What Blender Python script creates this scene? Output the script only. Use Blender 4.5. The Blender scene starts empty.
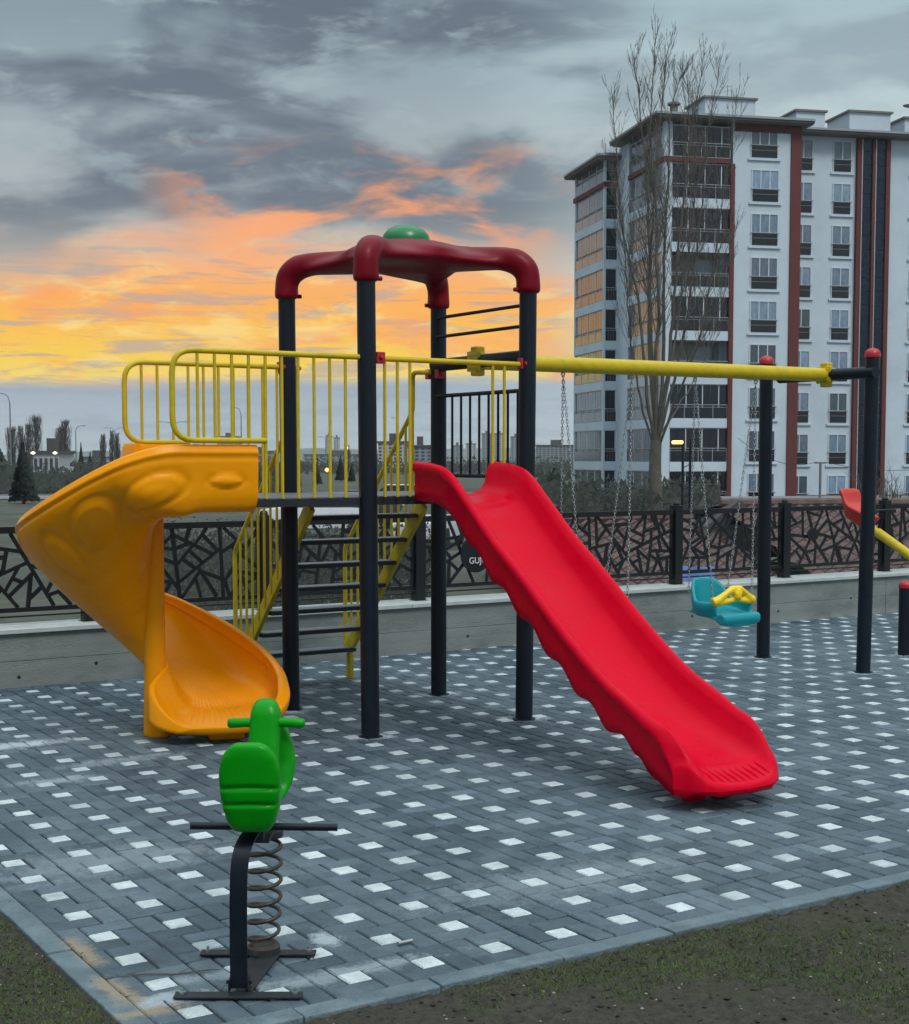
import bpy, bmesh, math, random
from mathutils import Vector, Matrix, noise
R = math.radians
SC = bpy.context.scene
COL = SC.collection
rnd = random.Random(7)

# ------------------------------------------------------------------ camera
F, PX, PY, YH, H = 1470., 454.5, 559., 457., 1.73
PITCH = math.atan((PY - YH) / F)
cd = bpy.data.cameras.new('camera'); cam = bpy.data.objects.new('camera', cd); COL.objects.link(cam)
cam.location = (0, 0, H); cam.rotation_euler = (math.pi/2 - PITCH, 0, 0)
cd.sensor_fit = 'VERTICAL'; cd.sensor_height = 36.; cd.lens = 36. * F / 1024
cd.shift_y = (PY - 512) / 1024.
cd.clip_start = .05; cd.clip_end = 9000
SC.camera = cam

def ray(x, y):
    a = (x - PX) / F; b = -(y - PY) / F; c, s = math.cos(PITCH), math.sin(PITCH)
    return Vector((a, c + b*s, -s + b*c))
def gnd(x, y, z=0.):
    r = ray(x, y); t = (z - H) / r.z; return Vector((r.x*t, r.y*t, z))
def at(x, y, Y):
    r = ray(x, y); t = Y / r.y; return Vector((0, 0, H)) + r*t

# ------------------------------------------------------------------ colour helpers
def lin(c):
    return tuple(((v/255.)/12.92 if v/255. <= .04045 else (((v/255.)+.055)/1.055)**2.4) for v in c)
def rgba(c): return (*lin(c), 1)

# ------------------------------------------------------------------ world: dusk sky with clouds
wd = bpy.data.worlds.new('World'); SC.world = wd; wd.use_nodes = True
nt = wd.node_tree; N = nt.nodes; L = nt.links; N.clear()
def nmath(op, a, b=None, c=None, clamp=False):
    n = N.new('ShaderNodeMath'); n.operation = op; n.use_clamp = clamp
    for i, v in enumerate((a, b, c)):
        if v is None: continue
        if isinstance(v, (int, float)): n.inputs[i].default_value = v
        else: L.new(v, n.inputs[i])
    return n.outputs[0]
def nstep(v, a, b):
    n = N.new('ShaderNodeMapRange'); n.interpolation_type = 'SMOOTHSTEP'; L.new(v, n.inputs[0])
    n.inputs[1].default_value = a; n.inputs[2].default_value = b; n.inputs[3].default_value = 0; n.inputs[4].default_value = 1
    return n.outputs[0]
def nramp(v, stops, lo, hi):
    m = N.new('ShaderNodeMapRange'); L.new(v, m.inputs[0]); m.inputs[1].default_value = lo; m.inputs[2].default_value = hi
    n = N.new('ShaderNodeValToRGB'); L.new(m.outputs[0], n.inputs[0]); e = n.color_ramp.elements
    while len(e) < len(stops): e.new(.5)
    for k, (p, c) in enumerate(stops):
        e[k].position = (p - lo) / (hi - lo); e[k].color = rgba(c)
    return n.outputs[0]
def nmix(f, a, b):
    n = N.new('ShaderNodeMix'); n.data_type = 'RGBA'
    for s, v in ((0, f), (6, a), (7, b)):
        if isinstance(v, (int, float)): n.inputs[s].default_value = v
        elif isinstance(v, tuple): n.inputs[s].default_value = rgba(v)
        else: L.new(v, n.inputs[s])
    return n.outputs[2]
tc = N.new('ShaderNodeTexCoord'); sp = N.new('ShaderNodeSeparateXYZ'); L.new(tc.outputs['Generated'], sp.inputs[0])
el = nmath('ARCSINE', sp.outputs[2]); az = nmath('ARCTAN2', sp.outputs[0], sp.outputs[1])
def ncloud(sx, sy, off, detail=6, rough=.55, dist=.0):
    cb = N.new('ShaderNodeCombineXYZ')
    L.new(nmath('MULTIPLY_ADD', az, sx, off), cb.inputs[0]); L.new(nmath('MULTIPLY_ADD', el, sy, off*.7), cb.inputs[1])
    L.new(nmath('MULTIPLY', az, 0.0), cb.inputs[2])
    n = N.new('ShaderNodeTexNoise'); n.inputs['Scale'].default_value = 1; n.inputs['Detail'].default_value = detail
    n.inputs['Roughness'].default_value = rough; n.inputs['Distortion'].default_value = dist; L.new(cb.outputs[0], n.inputs['Vector'])
    return n.outputs[0]
n_big = ncloud(5.2, 14, 3.1, 6, .52, .3)
n_mid = ncloud(14, 42, 8.7, 6, .6, .3)
n_fine = ncloud(13, 120, 1.3, 6, .6, .7)
n_pink = ncloud(9, 26, 5.05, 6, .55, .5)
cool_l = nramp(el, [(-.05, (140,150,158)), (0., (176,190,196)), (.03, (170,182,192)), (.05, (156,169,184)), (.11, (196,196,184)), (.17, (172,180,184)),
                  (.24, (148,164,172)), (.32, (118,140,152)), (.5, (184,202,208)), (1.3, (222,236,238))], -.05, 1.5)
cool_r = nramp(el, [(-.05, (140,150,158)), (0., (180,194,200)), (.03, (176,190,200)), (.05, (170,187,198)), (.11, (204,210,200)), (.17, (196,209,209)),
                  (.24, (176,197,203)), (.32, (152,176,187)), (.5, (184,202,208)), (1.3, (222,236,238))], -.05, 1.5)
cool = nmix(nstep(nmath('MULTIPLY_ADD', nmath('SUBTRACT', n_big, .5), .2, az), -.06, .14), cool_l, cool_r)
warm = nramp(el, [(.045, (255,226,96)), (.065, (255,208,40)), (.085, (255,190,52)), (.105, (254,172,74)), (.13, (246,176,118)), (.16, (222,172,142)), (.2, (190,166,156))], .03, .22)
jit = nmath('MULTIPLY_ADD', nmath('SUBTRACT', n_big, .5), .035, nmath('MULTIPLY_ADD', nmath('SUBTRACT', n_fine, .5), .014, el))
jit2 = nmath('MULTIPLY_ADD', nmath('SUBTRACT', n_big, .5), .17, el)
azl = nmath('SUBTRACT', 1, nstep(nmath('MULTIPLY_ADD', nmath('SUBTRACT', n_big, .5), .3, az), .02, .24))
azr = nmath('MULTIPLY', nmath('SUBTRACT', 1, nstep(az, .1, .5)), .38)
azf = nmath('MAXIMUM', azl, azr)
azf = nmath('MULTIPLY', azf, nstep(az, -1.3, -.75))
wf = nmath('MULTIPLY', nstep(jit, .046, .056), nmath('SUBTRACT', 1, nstep(jit2, .10, .168)))
wf = nmath('MULTIPLY', wf, azf)
# streaks and greys inside the warm band
streak = nmath('MULTIPLY', nstep(n_fine, .48, .62), .7)
warm2 = nmix(streak, warm, (176,160,156))
warm3 = nmix(nmath('MULTIPLY', nstep(n_mid, .5, .64), .6), warm2, (255,226,140))
orng = nmix(nmath('MULTIPLY', nstep(n_pink, .52, .64), .6), warm3, (255,158,74))
base = nmix(nmath('MULTIPLY', wf, .96), cool, orng)
# low bank of blue-grey cloud streaks under the glow
bank = nmath('MULTIPLY', nstep(n_fine, .45, .62), nmath('SUBTRACT', 1, nstep(el, .04, .055)))
base = nmix(nmath('MULTIPLY', bank, .35), base, (136,150,168))
# grey cloud bodies high up
hi = nstep(el, .1, .17)
dk = nmath('MULTIPLY', nstep(n_big, .42, .58), hi)
dk = nmath('MULTIPLY', dk, nmath('SUBTRACT', 1, nmath('MULTIPLY', nstep(az, .02, .16), .6)))
dk = nmath('MULTIPLY', dk, nmath('SUBTRACT', 1, nstep(el, .5, .9)))
base = nmix(nmath('MULTIPLY', dk, .85), base, (90,102,117))
lt = nmath('MULTIPLY', nmath('MULTIPLY', nstep(n_mid, .5, .66), nstep(el, .14, .2)), .5)
base = nmix(lt, base, (168,186,190))
# pink-orange lit undersides
pk = nmath('MULTIPLY', nstep(n_pink, .46, .62), nmath('MULTIPLY', nstep(el, .11, .15), nmath('SUBTRACT', 1, nstep(el, .18, .215))))
pk = nmath('MULTIPLY', pk, nmath('SUBTRACT', 1, nstep(nmath('ABSOLUTE', nmath('ADD', az, .06)), .07, .16)))
base = nmix(nmath('MULTIPLY', pk, .85), base, (255,166,104))
# unseen sky overhead, brightened as added fill to light the scene
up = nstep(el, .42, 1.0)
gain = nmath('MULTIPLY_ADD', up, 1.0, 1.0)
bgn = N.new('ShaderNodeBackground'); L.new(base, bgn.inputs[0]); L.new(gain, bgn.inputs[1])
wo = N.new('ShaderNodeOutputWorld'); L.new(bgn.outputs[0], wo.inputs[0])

# ------------------------------------------------------------------ soft sun through cloud
sl = bpy.data.lights.new('sun', 'SUN'); sun = bpy.data.objects.new('sun', sl); COL.objects.link(sun)
sl.energy = 1.35; sl.angle = R(16); sl.color = (1, .95, .9)
sun.rotation_euler = (R(38), 0, R(-150 + 180))
SC.view_settings.view_transform = 'Standard'; SC.view_settings.look = 'None'
SC.view_settings.exposure = 0.1; SC.view_settings.gamma = 1; SC.view_settings.use_curve_mapping = False

# ------------------------------------------------------------------ materials
def mat(name, col, rough=.5, metal=0., var=.12, vscale=6., bump=.0, bscale=40., dirt=None, dirt_amt=0., dscale=3., coat=0., spec=.5, attr=None, stretch=None):
    m = bpy.data.materials.new(name); m.use_nodes = True; t = m.node_tree; n = t.nodes; l = t.links
    b = n['Principled BSDF']; b.inputs['Roughness'].default_value = rough; b.inputs['Metallic'].default_value = metal
    b.inputs['Specular IOR Level'].default_value = spec
    if coat: b.inputs['Coat Weight'].default_value = coat; b.inputs['Coat Roughness'].default_value = .15
    tcn = n.new('ShaderNodeTexCoord'); vec = tcn.outputs['Object']
    if stretch:
        mp = n.new('ShaderNodeMapping'); l.new(vec, mp.inputs[0]); mp.inputs['Scale'].default_value = stretch; vec = mp.outputs[0]
    ns = n.new('ShaderNodeTexNoise'); ns.inputs['Scale'].default_value = vscale; ns.inputs['Detail'].default_value = 6; ns.inputs['Roughness'].default_value = .6
    l.new(vec, ns.inputs['Vector'])
    mr = n.new('ShaderNodeMapRange'); l.new(ns.outputs[0], mr.inputs[0]); mr.inputs[1].default_value = .3; mr.inputs[2].default_value = .7
    mr.inputs[3].default_value = 1 - var; mr.inputs[4].default_value = 1 + var
    mx = n.new('ShaderNodeMix'); mx.data_type = 'RGBA'; mx.blend_type = 'MULTIPLY'; mx.inputs[0].default_value = 1
    mx.inputs[6].default_value = rgba(col)
    if attr:
        at_ = n.new('ShaderNodeAttribute'); at_.attribute_name = attr; l.new(at_.outputs['Color'], mx.inputs[6])
    l.new(mr.outputs[0], mx.inputs[7]); out = mx.outputs[2]
    if dirt:
        n2 = n.new('ShaderNodeTexNoise'); n2.inputs['Scale'].default_value = dscale; n2.inputs['Detail'].default_value = 8; n2.inputs['Roughness'].default_value = .7
        l.new(vec, n2.inputs['Vector'])
        m2 = n.new('ShaderNodeMapRange'); l.new(n2.outputs[0], m2.inputs[0]); m2.inputs[1].default_value = .5; m2.inputs[2].default_value = .72; m2.inputs[4].default_value = dirt_amt
        x2 = n.new('ShaderNodeMix'); x2.data_type = 'RGBA'; l.new(m2.outputs[0], x2.inputs[0]); l.new(out, x2.inputs[6]); x2.inputs[7].default_value = rgba(dirt)
        out = x2.outputs[2]
    l.new(out, b.inputs['Base Color'])
    rr = n.new('ShaderNodeMapRange'); l.new(ns.outputs[0], rr.inputs[0]); rr.inputs[1].default_value = .3; rr.inputs[2].default_value = .7
    rr.inputs[3].default_value = max(.05, rough - .08); rr.inputs[4].default_value = min(1, rough + .08); l.new(rr.outputs[0], b.inputs['Roughness'])
    if bump:
        n3 = n.new('ShaderNodeTexNoise'); n3.inputs['Scale'].default_value = bscale; n3.inputs['Detail'].default_value = 8; l.new(vec, n3.inputs['Vector'])
        bp = n.new('ShaderNodeBump'); bp.inputs['Strength'].default_value = bump; bp.inputs['Distance'].default_value = .01
        l.new(n3.outputs[0], bp.inputs['Height']); l.new(bp.outputs[0], b.inputs['Normal'])
    m['_n'] = 0
    return m
def emis(name, col, s):
    m = bpy.data.materials.new(name); m.use_nodes = True; b = m.node_tree.nodes['Principled BSDF']
    b.inputs['Base Color'].default_value = rgba(col); b.inputs['Emission Color'].default_value = rgba(col); b.inputs['Emission Strength'].default_value = s
    return m
def glass(name, col, rough=.05, metal=.0, var=.2):
    m = mat(name, col, rough, metal, var, .6, 0, spec=1.0)
    return m
M = dict(
 post=mat('navy_paint', (13,22,34), .42, 0, .12, 20, .05, 120, dirt=(40,48,56), dirt_amt=.2, dscale=9, spec=.3),
 yellow=mat('yellow_paint', (196,170,26), .40, 0, .1, 14, .03, 60, dirt=(120,108,40), dirt_amt=.3, dscale=12, spec=.35),
 red=mat('red_plastic', (200,0,36), .28, 0, .05, 5, .05, 220, dirt=(206,36,58), dirt_amt=.22, dscale=24, spec=.06),
 dred=mat('dark_red_plastic', (112,2,24), .38, 0, .06, 5, .05, 200, dirt=(125,30,50), dirt_amt=.12, dscale=9, spec=.16),
 orange=mat('orange_plastic', (236,148,0), .30, 0, .05, 4, .05, 220, dirt=(240,172,50), dirt_amt=.25, dscale=22, spec=.15),
 green=mat('green_plastic', (2,138,10), .32, 0, .05, 9, .04, 200, dirt=(20,150,40), dirt_amt=.2, dscale=12, spec=.2),
 dgreen=mat('dark_green_plastic', (10,112,60), .3, 0, .06, 9),
 teal=mat('teal_plastic', (0,140,152), .35, 0, .06, 9),
 seatyel=mat('bright_yellow_plastic', (240,200,10), .38, 0, .06, 20),
 capred=mat('cap_red_plastic', (170,26,38), .4, 0, .1, 20),
 seesawred=mat('worn_red_plastic', (184,40,30), .45, 0, .1, 8),
 galv=mat('galvanised_steel', (165,168,170), .38, .85, .15, 30),
 tread=mat('checker_tread', (118,122,128), .45, .6, .15, 10, .4, 200),
 frame=mat('dark_steel', (34,38,44), .5, .2, .15, 12),
 spring=mat('spring_steel', (66,62,62), .45, .5, .2, 25, dirt=(110,80,60), dirt_amt=.4, dscale=16),
 paver=mat('dark_paver', (90,100,114), .6, 0, .2, 11, .7, 90, dirt=(132,150,160), dirt_amt=.3, dscale=2.0, attr='Col'),
 sandbed=mat('joint_sand', (44,48,54), .95, 0, .3, 40, .5, 120),
 kerb=mat('kerb_concrete', (88,104,112), .75, 0, .25, 9, .6, 70, dirt=(136,152,160), dirt_amt=.5, dscale=3),
 cement=mat('cement_smear', (150,164,174), .9, 0, .2, 20, .5, 60),
 sand=mat('spilled_sand', (138,126,106), .95, 0, .25, 60, .6, 150),
 coping=mat('pale_coping', (174,180,180), .55, 0, .12, 5, .2, 60, dirt=(150,150,145), dirt_amt=.4, dscale=4),
 fence=mat('fence_black', (10,14,20), .45, .1, .15, 20, .05, 90),
 bwhite=mat('white_render', (192,206,218), .8, 0, .05, .6, .15, 6, dirt=(160,170,182), dirt_amt=.35, dscale=.35),
 bred=mat('maroon_render', (98,46,44), .8, 0, .08, .8, dirt=(78,42,42), dirt_amt=.3, dscale=.6),
 broof=mat('roof_sheet', (70,66,66), .7, 0, .15, 1.0),
 bsoffit=mat('soffit_grey', (116,112,108), .8, 0, .1, 1),
 bpanel=mat('blue_cladding', (18,34,54), .3, .3, .12, .8),
 bglass=mat('window_glass', (14,20,30), .08, 0, .2, .6, spec=.5),
 bmirror=mat('reflective_glazing', (132,138,146), .05, .5, .12, .8),
 bcurt=mat('curtained_glass', (92,110,128), .2, 0, .4, 1.4, spec=.8, stretch=(6,1,1)),
 bmetal=mat('railing_metal', (150,156,160), .45, .3, .05, 3),
 bmull=mat('window_frame_white', (196,204,212), .5, 0, .05, 2),
 tile=mat('roof_tiles', (88,70,68), .9, 0, .45, 6, .6, 30, dirt=(116,104,100), dirt_amt=.75, dscale=2.6),
 render=mat('old_render', (150,146,138), .85, 0, .15, 1.2),
 bark=mat('poplar_bark', (88,84,78), .9, 0, .3, 3, .6, 12, dirt=(70,64,56), dirt_amt=.6, dscale=2),
 twig=mat('bare_twigs', (86,83,78), .9, 0, .2, 2),
 dtwig=mat('dark_bare_twigs', (72,68,64), .9, 0, .3, .4),
 needle=mat('conifer_needles', (26,40,34), .85, 0, .4, 1.5),
 shrub=mat('winter_scrub', (70,76,70), .9, 0, .5, .35),
 lampm=mat('lamp_post_grey', (120,126,132), .5, .4, .1, 1),
 asphalt=mat('asphalt', (88,92,98), .85, 0, .1, .3),
 field=mat('winter_grass', (58,62,54), .95, 0, .4, .25, .8, 3, dirt=(92,92,80), dirt_amt=.7, dscale=.5),
 soil=mat('dark_soil', (52,49,40), .95, 0, .65, 34, 1.0, 110, dirt=(44,54,24), dirt_amt=.85, dscale=2.4),
 blade=mat('grass_blades', (64,86,30), .8, 0, .4, 3),
 pebble=mat('pebbles', (126,124,116), .8, 0, .35, 15),
 clod=mat('soil_clods', (46,43,37), .95, 0, .4, 15, .6, 80),
 carw=mat('car_white', (200,205,210), .3, 0, .05, 2), card=mat('car_dark', (40,46,56), .3, 0, .05, 2), tyre=mat('tyre', (20,20,20), .8),
 far1=mat('far_block_pale', (170,172,176), .8, 0, .08, .05), far2=mat('far_block_brown', (150,128,118), .8, 0, .08, .05), far3=mat('far_block_grey', (128,134,142), .8, 0, .08, .05),
 farw=mat('far_window', (54,62,74), .3, 0, .3, .1),
 hill=mat('far_hill', (96,104,104), .95, 0, .3, .006),
 bluetarp=mat('blue_tarp', (120,150,215), .6, 0, .2, 4), lettering=mat('pale_lettering', (200,204,206), .5),
 lamp_on=emis('lamp_lit', (255,236,200), 1.6), lamp_warm=emis('lamp_lit_warm', (255,190,110), 1.8),
)
def add_stains(m, spots):
    """dusty cement and sand stains with ragged edges at fixed places on the paving (world position)"""
    t = m.node_tree; n = t.nodes; l = t.links; b = n['Principled BSDF']; out = b.inputs['Base Color'].links[0].from_socket
    g = n.new('ShaderNodeNewGeometry')
    def mth(op, a, b_=None, clamp=False):
        q = n.new('ShaderNodeMath'); q.operation = op; q.use_clamp = clamp
        for i, v in enumerate((a, b_)):
            if v is None: continue
            if isinstance(v, (int, float)): q.inputs[i].default_value = v
            else: l.new(v, q.inputs[i])
        return q.outputs[0]
    def noi(sc, det=8, rough=.7):
        q = n.new('ShaderNodeTexNoise'); q.inputs['Scale'].default_value = sc; q.inputs['Detail'].default_value = det; q.inputs['Roughness'].default_value = rough; l.new(g.outputs['Position'], q.inputs['Vector']); return q.outputs[0]
    n1, n2, n3 = noi(9), noi(60, 6), noi(170, 3)
    sp_ = n.new('ShaderNodeMapRange'); l.new(n3, sp_.inputs[0]); sp_.inputs[1].default_value = .3; sp_.inputs[2].default_value = .72; sp_.inputs[3].default_value = .78; sp_.inputs[4].default_value = 1.25
    x = n.new('ShaderNodeMix'); x.data_type = 'RGBA'; x.blend_type = 'MULTIPLY'; x.inputs[0].default_value = 1; l.new(out, x.inputs[6]); l.new(sp_.outputs[0], x.inputs[7]); out = x.outputs[2]
    groups = {}
    for (cx, cy, rx, ry, rot, col, amt) in spots: groups.setdefault(col, []).append((cx, cy, rx, ry, rot, amt))
    for col, lst in groups.items():
        tot = None
        for (cx, cy, rx, ry, rot, amt) in lst:
            mp = n.new('ShaderNodeMapping'); mp.vector_type = 'TEXTURE'; l.new(g.outputs['Position'], mp.inputs[0])
            mp.inputs['Location'].default_value = (cx, cy, 0); mp.inputs['Rotation'].default_value = (0, 0, rot); mp.inputs['Scale'].default_value = (rx, ry, 1e3)
            ln = n.new('ShaderNodeVectorMath'); ln.operation = 'LENGTH'; l.new(mp.outputs[0], ln.inputs[0])
            v = mth('SUBTRACT', 1.0, ln.outputs['Value']); v = mth('ADD', v, mth('MULTIPLY', mth('SUBTRACT', n1, .5), 2.6)); v = mth('ADD', v, mth('MULTIPLY', mth('SUBTRACT', n2, .5), 1.4))
            v = mth('MULTIPLY', mth('MULTIPLY', v, 1.5, True), amt)
            tot = v if tot is None else mth('MAXIMUM', tot, v)
        x = n.new('ShaderNodeMix'); x.data_type = 'RGBA'; l.new(tot, x.inputs[0]); l.new(out, x.inputs[6]); x.inputs[7].default_value = rgba(col); out = x.outputs[2]
    l.new(out, b.inputs['Base Color'])
WHT, SND = (186,198,206), (140,128,108)
spots = []
for (px, py) in [(371,737), (292,711), (439,694), (524,718), (763,657), (863,672), (904,655)]:
    g_ = gnd(px, py); spots.append((g_.x, g_.y, .17, .12, .3, WHT, .8))
for (px, py, rx, ry, am) in [(325,938,.07,.12,.6), (345,972,.45,.07,.35), (150,1004,.26,.07,.55), (215,975,.2,.06,.3), (15,745,.42,.14,.8), (60,780,.3,.1,.45), (120,760,.5,.12,.35), (560,880,.8,.25,.18), (110,860,.7,.3,.2), (700,760,.6,.2,.2), (300,690,.3,.2,.5)]:
    g_ = gnd(px, py); spots.append((g_.x, g_.y, rx, ry, .55, WHT, am))
for (px, py, rx, ry) in [(84,952,.05,.20), (118,992,.06,.22), (150,1012,.16,.05)]:
    g_ = gnd(px, py); spots.append((g_.x, g_.y, rx, ry, R(32.4), SND, .9))
add_stains(M['paver'], spots); add_stains(M['kerb'], spots[-3:])
def per_object(m, lo, hi):
    t = m.node_tree; n = t.nodes; l = t.links; b = n['Principled BSDF']; out = b.inputs['Base Color'].links[0].from_socket
    oi = n.new('ShaderNodeObjectInfo'); mr = n.new('ShaderNodeMapRange'); l.new(oi.outputs['Random'], mr.inputs[0]); mr.inputs[3].default_value = lo; mr.inputs[4].default_value = hi
    x = n.new('ShaderNodeMix'); x.data_type = 'RGBA'; x.blend_type = 'MULTIPLY'; x.inputs[0].default_value = 1; l.new(out, x.inputs[6]); l.new(mr.outputs[0], x.inputs[7]); l.new(x.outputs[2], b.inputs['Base Color'])
per_object(M['bcurt'], .35, 2.0); per_object(M['farw'], .6, 1.6)
# board-marked concrete for the retaining wall
def concrete():
    m = mat('board_marked_concrete', (124,131,129), .85, 0, .16, 1.6, .6, 40, dirt=(72,78,80), dirt_amt=.6, dscale=1.3, stretch=(1, 1, 2.5))
    t = m.node_tree; n = t.nodes; l = t.links; b = n['Principled BSDF']
    src = b.inputs['Base Color'].links[0].from_socket
    tcn = n.new('ShaderNodeTexCoord'); mp = n.new('ShaderNodeMapping'); l.new(tcn.outputs['Object'], mp.inputs[0]); mp.inputs['Scale'].default_value = (.12, .12, 9)
    w = n.new('ShaderNodeTexNoise'); w.inputs['Scale'].default_value = 1.5; w.inputs['Detail'].default_value = 4; l.new(mp.outputs[0], w.inputs['Vector'])
    mr = n.new('ShaderNodeMapRange'); l.new(w.outputs[0], mr.inputs[0]); mr.inputs[1].default_value = .35; mr.inputs[2].default_value = .65; mr.inputs[3].default_value = .93; mr.inputs[4].default_value = 1.07
    x = n.new('ShaderNodeMix'); x.data_type = 'RGBA'; x.blend_type = 'MULTIPLY'; x.inputs[0].default_value = 1; l.new(src, x.inputs[6]); l.new(mr.outputs[0], x.inputs[7])
    l.new(x.outputs[2], b.inputs['Base Color']); return m
M['concrete'] = concrete()

# ------------------------------------------------------------------ mesh builder
class MB:
    def __init__(s): s.v = []; s.f = []; s.mi = []
    def add(s, vs, fs, mi=0):
        o = len(s.v); s.v += [tuple(v) for v in vs]; s.f += [tuple(i + o for i in f) for f in fs]; s.mi += [mi]*len(fs)
    def box(s, c, d, rz=0, mx=None, mi=0):
        hx, hy, hz = d[0]/2, d[1]/2, d[2]/2
        T = mx if mx is not None else Matrix.Translation(Vector(c)) @ Matrix.Rotation(rz, 4, 'Z')
        vs = [T @ Vector((x*hx, y*hy, z*hz)) for x in (-1, 1) for y in (-1, 1) for z in (-1, 1)]
        s.add(vs, [(0,1,3,2), (4,6,7,5), (0,4,5,1), (2,3,7,6), (0,2,6,4), (1,5,7,3)], mi)
    def b2(s, lo, hi, mi=0):
        s.box([(a+b)/2 for a, b in zip(lo, hi)], [b-a for a, b in zip(lo, hi)], mi=mi)
    def bar(s, a, b, w, t, up=(0,0,1), mi=0):
        a, b = Vector(a), Vector(b); x = (b-a); ln = x.length
        if ln < 1e-6: return
        x.normalize(); u = Vector(up)
        if abs(x.dot(u)) > .99: u = Vector((1,0,0))
        y = u.cross(x).normalized(); z = x.cross(y)
        T = Matrix((x, y, z)).transposed().to_4x4(); T.translation = (a+b)/2
        s.box(None, (ln, w, t), mx=T, mi=mi)
    def tube(s, pts, r, n=10, cap=True, closed=False, mi=0):
        pts = [Vector(p) for p in pts]; m = len(pts)
        rs = r if isinstance(r, (list, tuple)) else [r]*m
        tg = []
        for i in range(m):
            a = pts[i-1] if (i > 0 or closed) else pts[i]; b = pts[(i+1) % m] if (i < m-1 or closed) else pts[i]
            d = (b-a); tg.append(d.normalized() if d.length > 1e-9 else Vector((0,0,1)))
        t0 = tg[0]; u = Vector((0,0,1)) if abs(t0.z) < .9 else Vector((1,0,0))
        nrm = (u - t0*u.dot(t0)).normalized(); vs = []
        for i in range(m):
            t = tg[i]; nrm = (nrm - t*nrm.dot(t))
            nrm = nrm.normalized() if nrm.length > 1e-6 else t.orthogonal().normalized()
            bn = t.cross(nrm)
            for k in range(n):
                a = 2*math.pi*k/n; vs.append(pts[i] + (nrm*math.cos(a) + bn*math.sin(a))*rs[i])
        fs = []
        for i in range(m if closed else m-1):
            for k in range(n):
                j = (i+1) % m; k2 = (k+1) % n
                fs.append((i*n+k, i*n+k2, j*n+k2, j*n+k))
        if cap and not closed:
            fs.append(tuple(range(n-1, -1, -1))); fs.append(tuple((m-1)*n + k for k in range(n)))
        s.add(vs, fs, mi)
    def lathe(s, prof, c=(0,0,0), n=24, mi=0):
        c = Vector(c); vs = []; fs = []
        for (r, z) in prof:
            for k in range(n): a = 2*math.pi*k/n; vs.append(c + Vector((r*math.cos(a), r*math.sin(a), z)))
        m = len(prof)
        for i in range(m-1):
            for k in range(n): k2 = (k+1) % n; fs.append((i*n+k, i*n+k2, (i+1)*n+k2, (i+1)*n+k))
        fs.append(tuple(range(n-1, -1, -1))); fs.append(tuple((m-1)*n+k for k in range(n)))
        s.add(vs, fs, mi)
    def grid(s, P, closed_v=False, mi=0, flip=False):
        m, n = len(P), len(P[0]); fs = []
        for i in range(m-1):
            for k in range(n if closed_v else n-1):
                k2 = (k+1) % n; f = (i*n+k, i*n+k2, (i+1)*n+k2, (i+1)*n+k)
                fs.append(f[::-1] if flip else f)
        s.add([p for row in P for p in row], fs, mi)
    def prism(s, poly, z0, z1, mi=0):
        n = len(poly); vs = [(x, y, z0) for x, y in poly] + [(x, y, z1) for x, y in poly]
        s.add(vs, [tuple(range(n-1, -1, -1)), tuple(range(n, 2*n))] + [(i, (i+1) % n, n+(i+1) % n, n+i) for i in range(n)], mi)
    def build(s, name, m, parent=None, smooth=None, bevel=0, sub=0, label=None, remesh=None, rsm=8):
        me = bpy.data.meshes.new(name); me.from_pydata(s.v, [], s.f)
        ms = m if isinstance(m, (list, tuple)) else [m]
        for x in ms: me.materials.append(M[x] if isinstance(x, str) else x)
        if len(ms) > 1: me.polygons.foreach_set('material_index', s.mi)
        bm = bmesh.new(); bm.from_mesh(me); bmesh.ops.recalc_face_normals(bm, faces=bm.faces); bm.to_mesh(me); bm.free()
        o = bpy.data.objects.new(name, me); COL.objects.link(o)
        if remesh:
            a = o.modifiers.new('r', 'REMESH'); a.mode = 'VOXEL'; a.voxel_size = remesh; a.use_smooth_shade = True
            b = o.modifiers.new('s', 'SMOOTH'); b.factor = .6; b.iterations = rsm
            dg = bpy.context.evaluated_depsgraph_get(); ne = bpy.data.meshes.new_from_object(o.evaluated_get(dg))
            o.modifiers.clear(); o.data = ne; ne.name = name
            smooth = 180
        if bevel:
            b = o.modifiers.new('b', 'BEVEL'); b.width = bevel; b.segments = 2; b.limit_method = 'ANGLE'; b.angle_limit = R(40)
        if sub: b = o.modifiers.new('sub', 'SUBSURF'); b.levels = sub; b.render_levels = sub
        if smooth:
            o.data.polygons.foreach_set('use_smooth', [True]*len(o.data.polygons))
            if smooth < 180: o.data.set_sharp_from_angle(angle=R(smooth))
        if parent: o.parent = parent
        if label: o['label'] = label
        return o
def tag(o, label, cat, group=None):
    o['label'] = label; o['category'] = cat
    if group: o['group'] = group
    return o
def struct(o): o['kind'] = 'structure'; return o
def thing(name, label, cat, loc=(0,0,0), rz=0, group=None):
    o = bpy.data.objects.new(name, None); COL.objects.link(o); o.location = loc; o.rotation_euler = (0, 0, rz)
    o.empty_display_size = .2
    return tag(o, label, cat, group)
def copy_obj(o, parent):
    c = o.copy(); COL.objects.link(c); c.parent = parent; return c
def copy_tree(root, loc, rz, label, group=None):
    r = root.copy(); COL.objects.link(r); r.location = loc; r.rotation_euler = (0, 0, rz); r['label'] = label
    if group: r['group'] = group
    for ch in list(root.children):
        c = copy_obj(ch, r)
        for g in list(ch.children): copy_obj(g, c)
    return r

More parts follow.
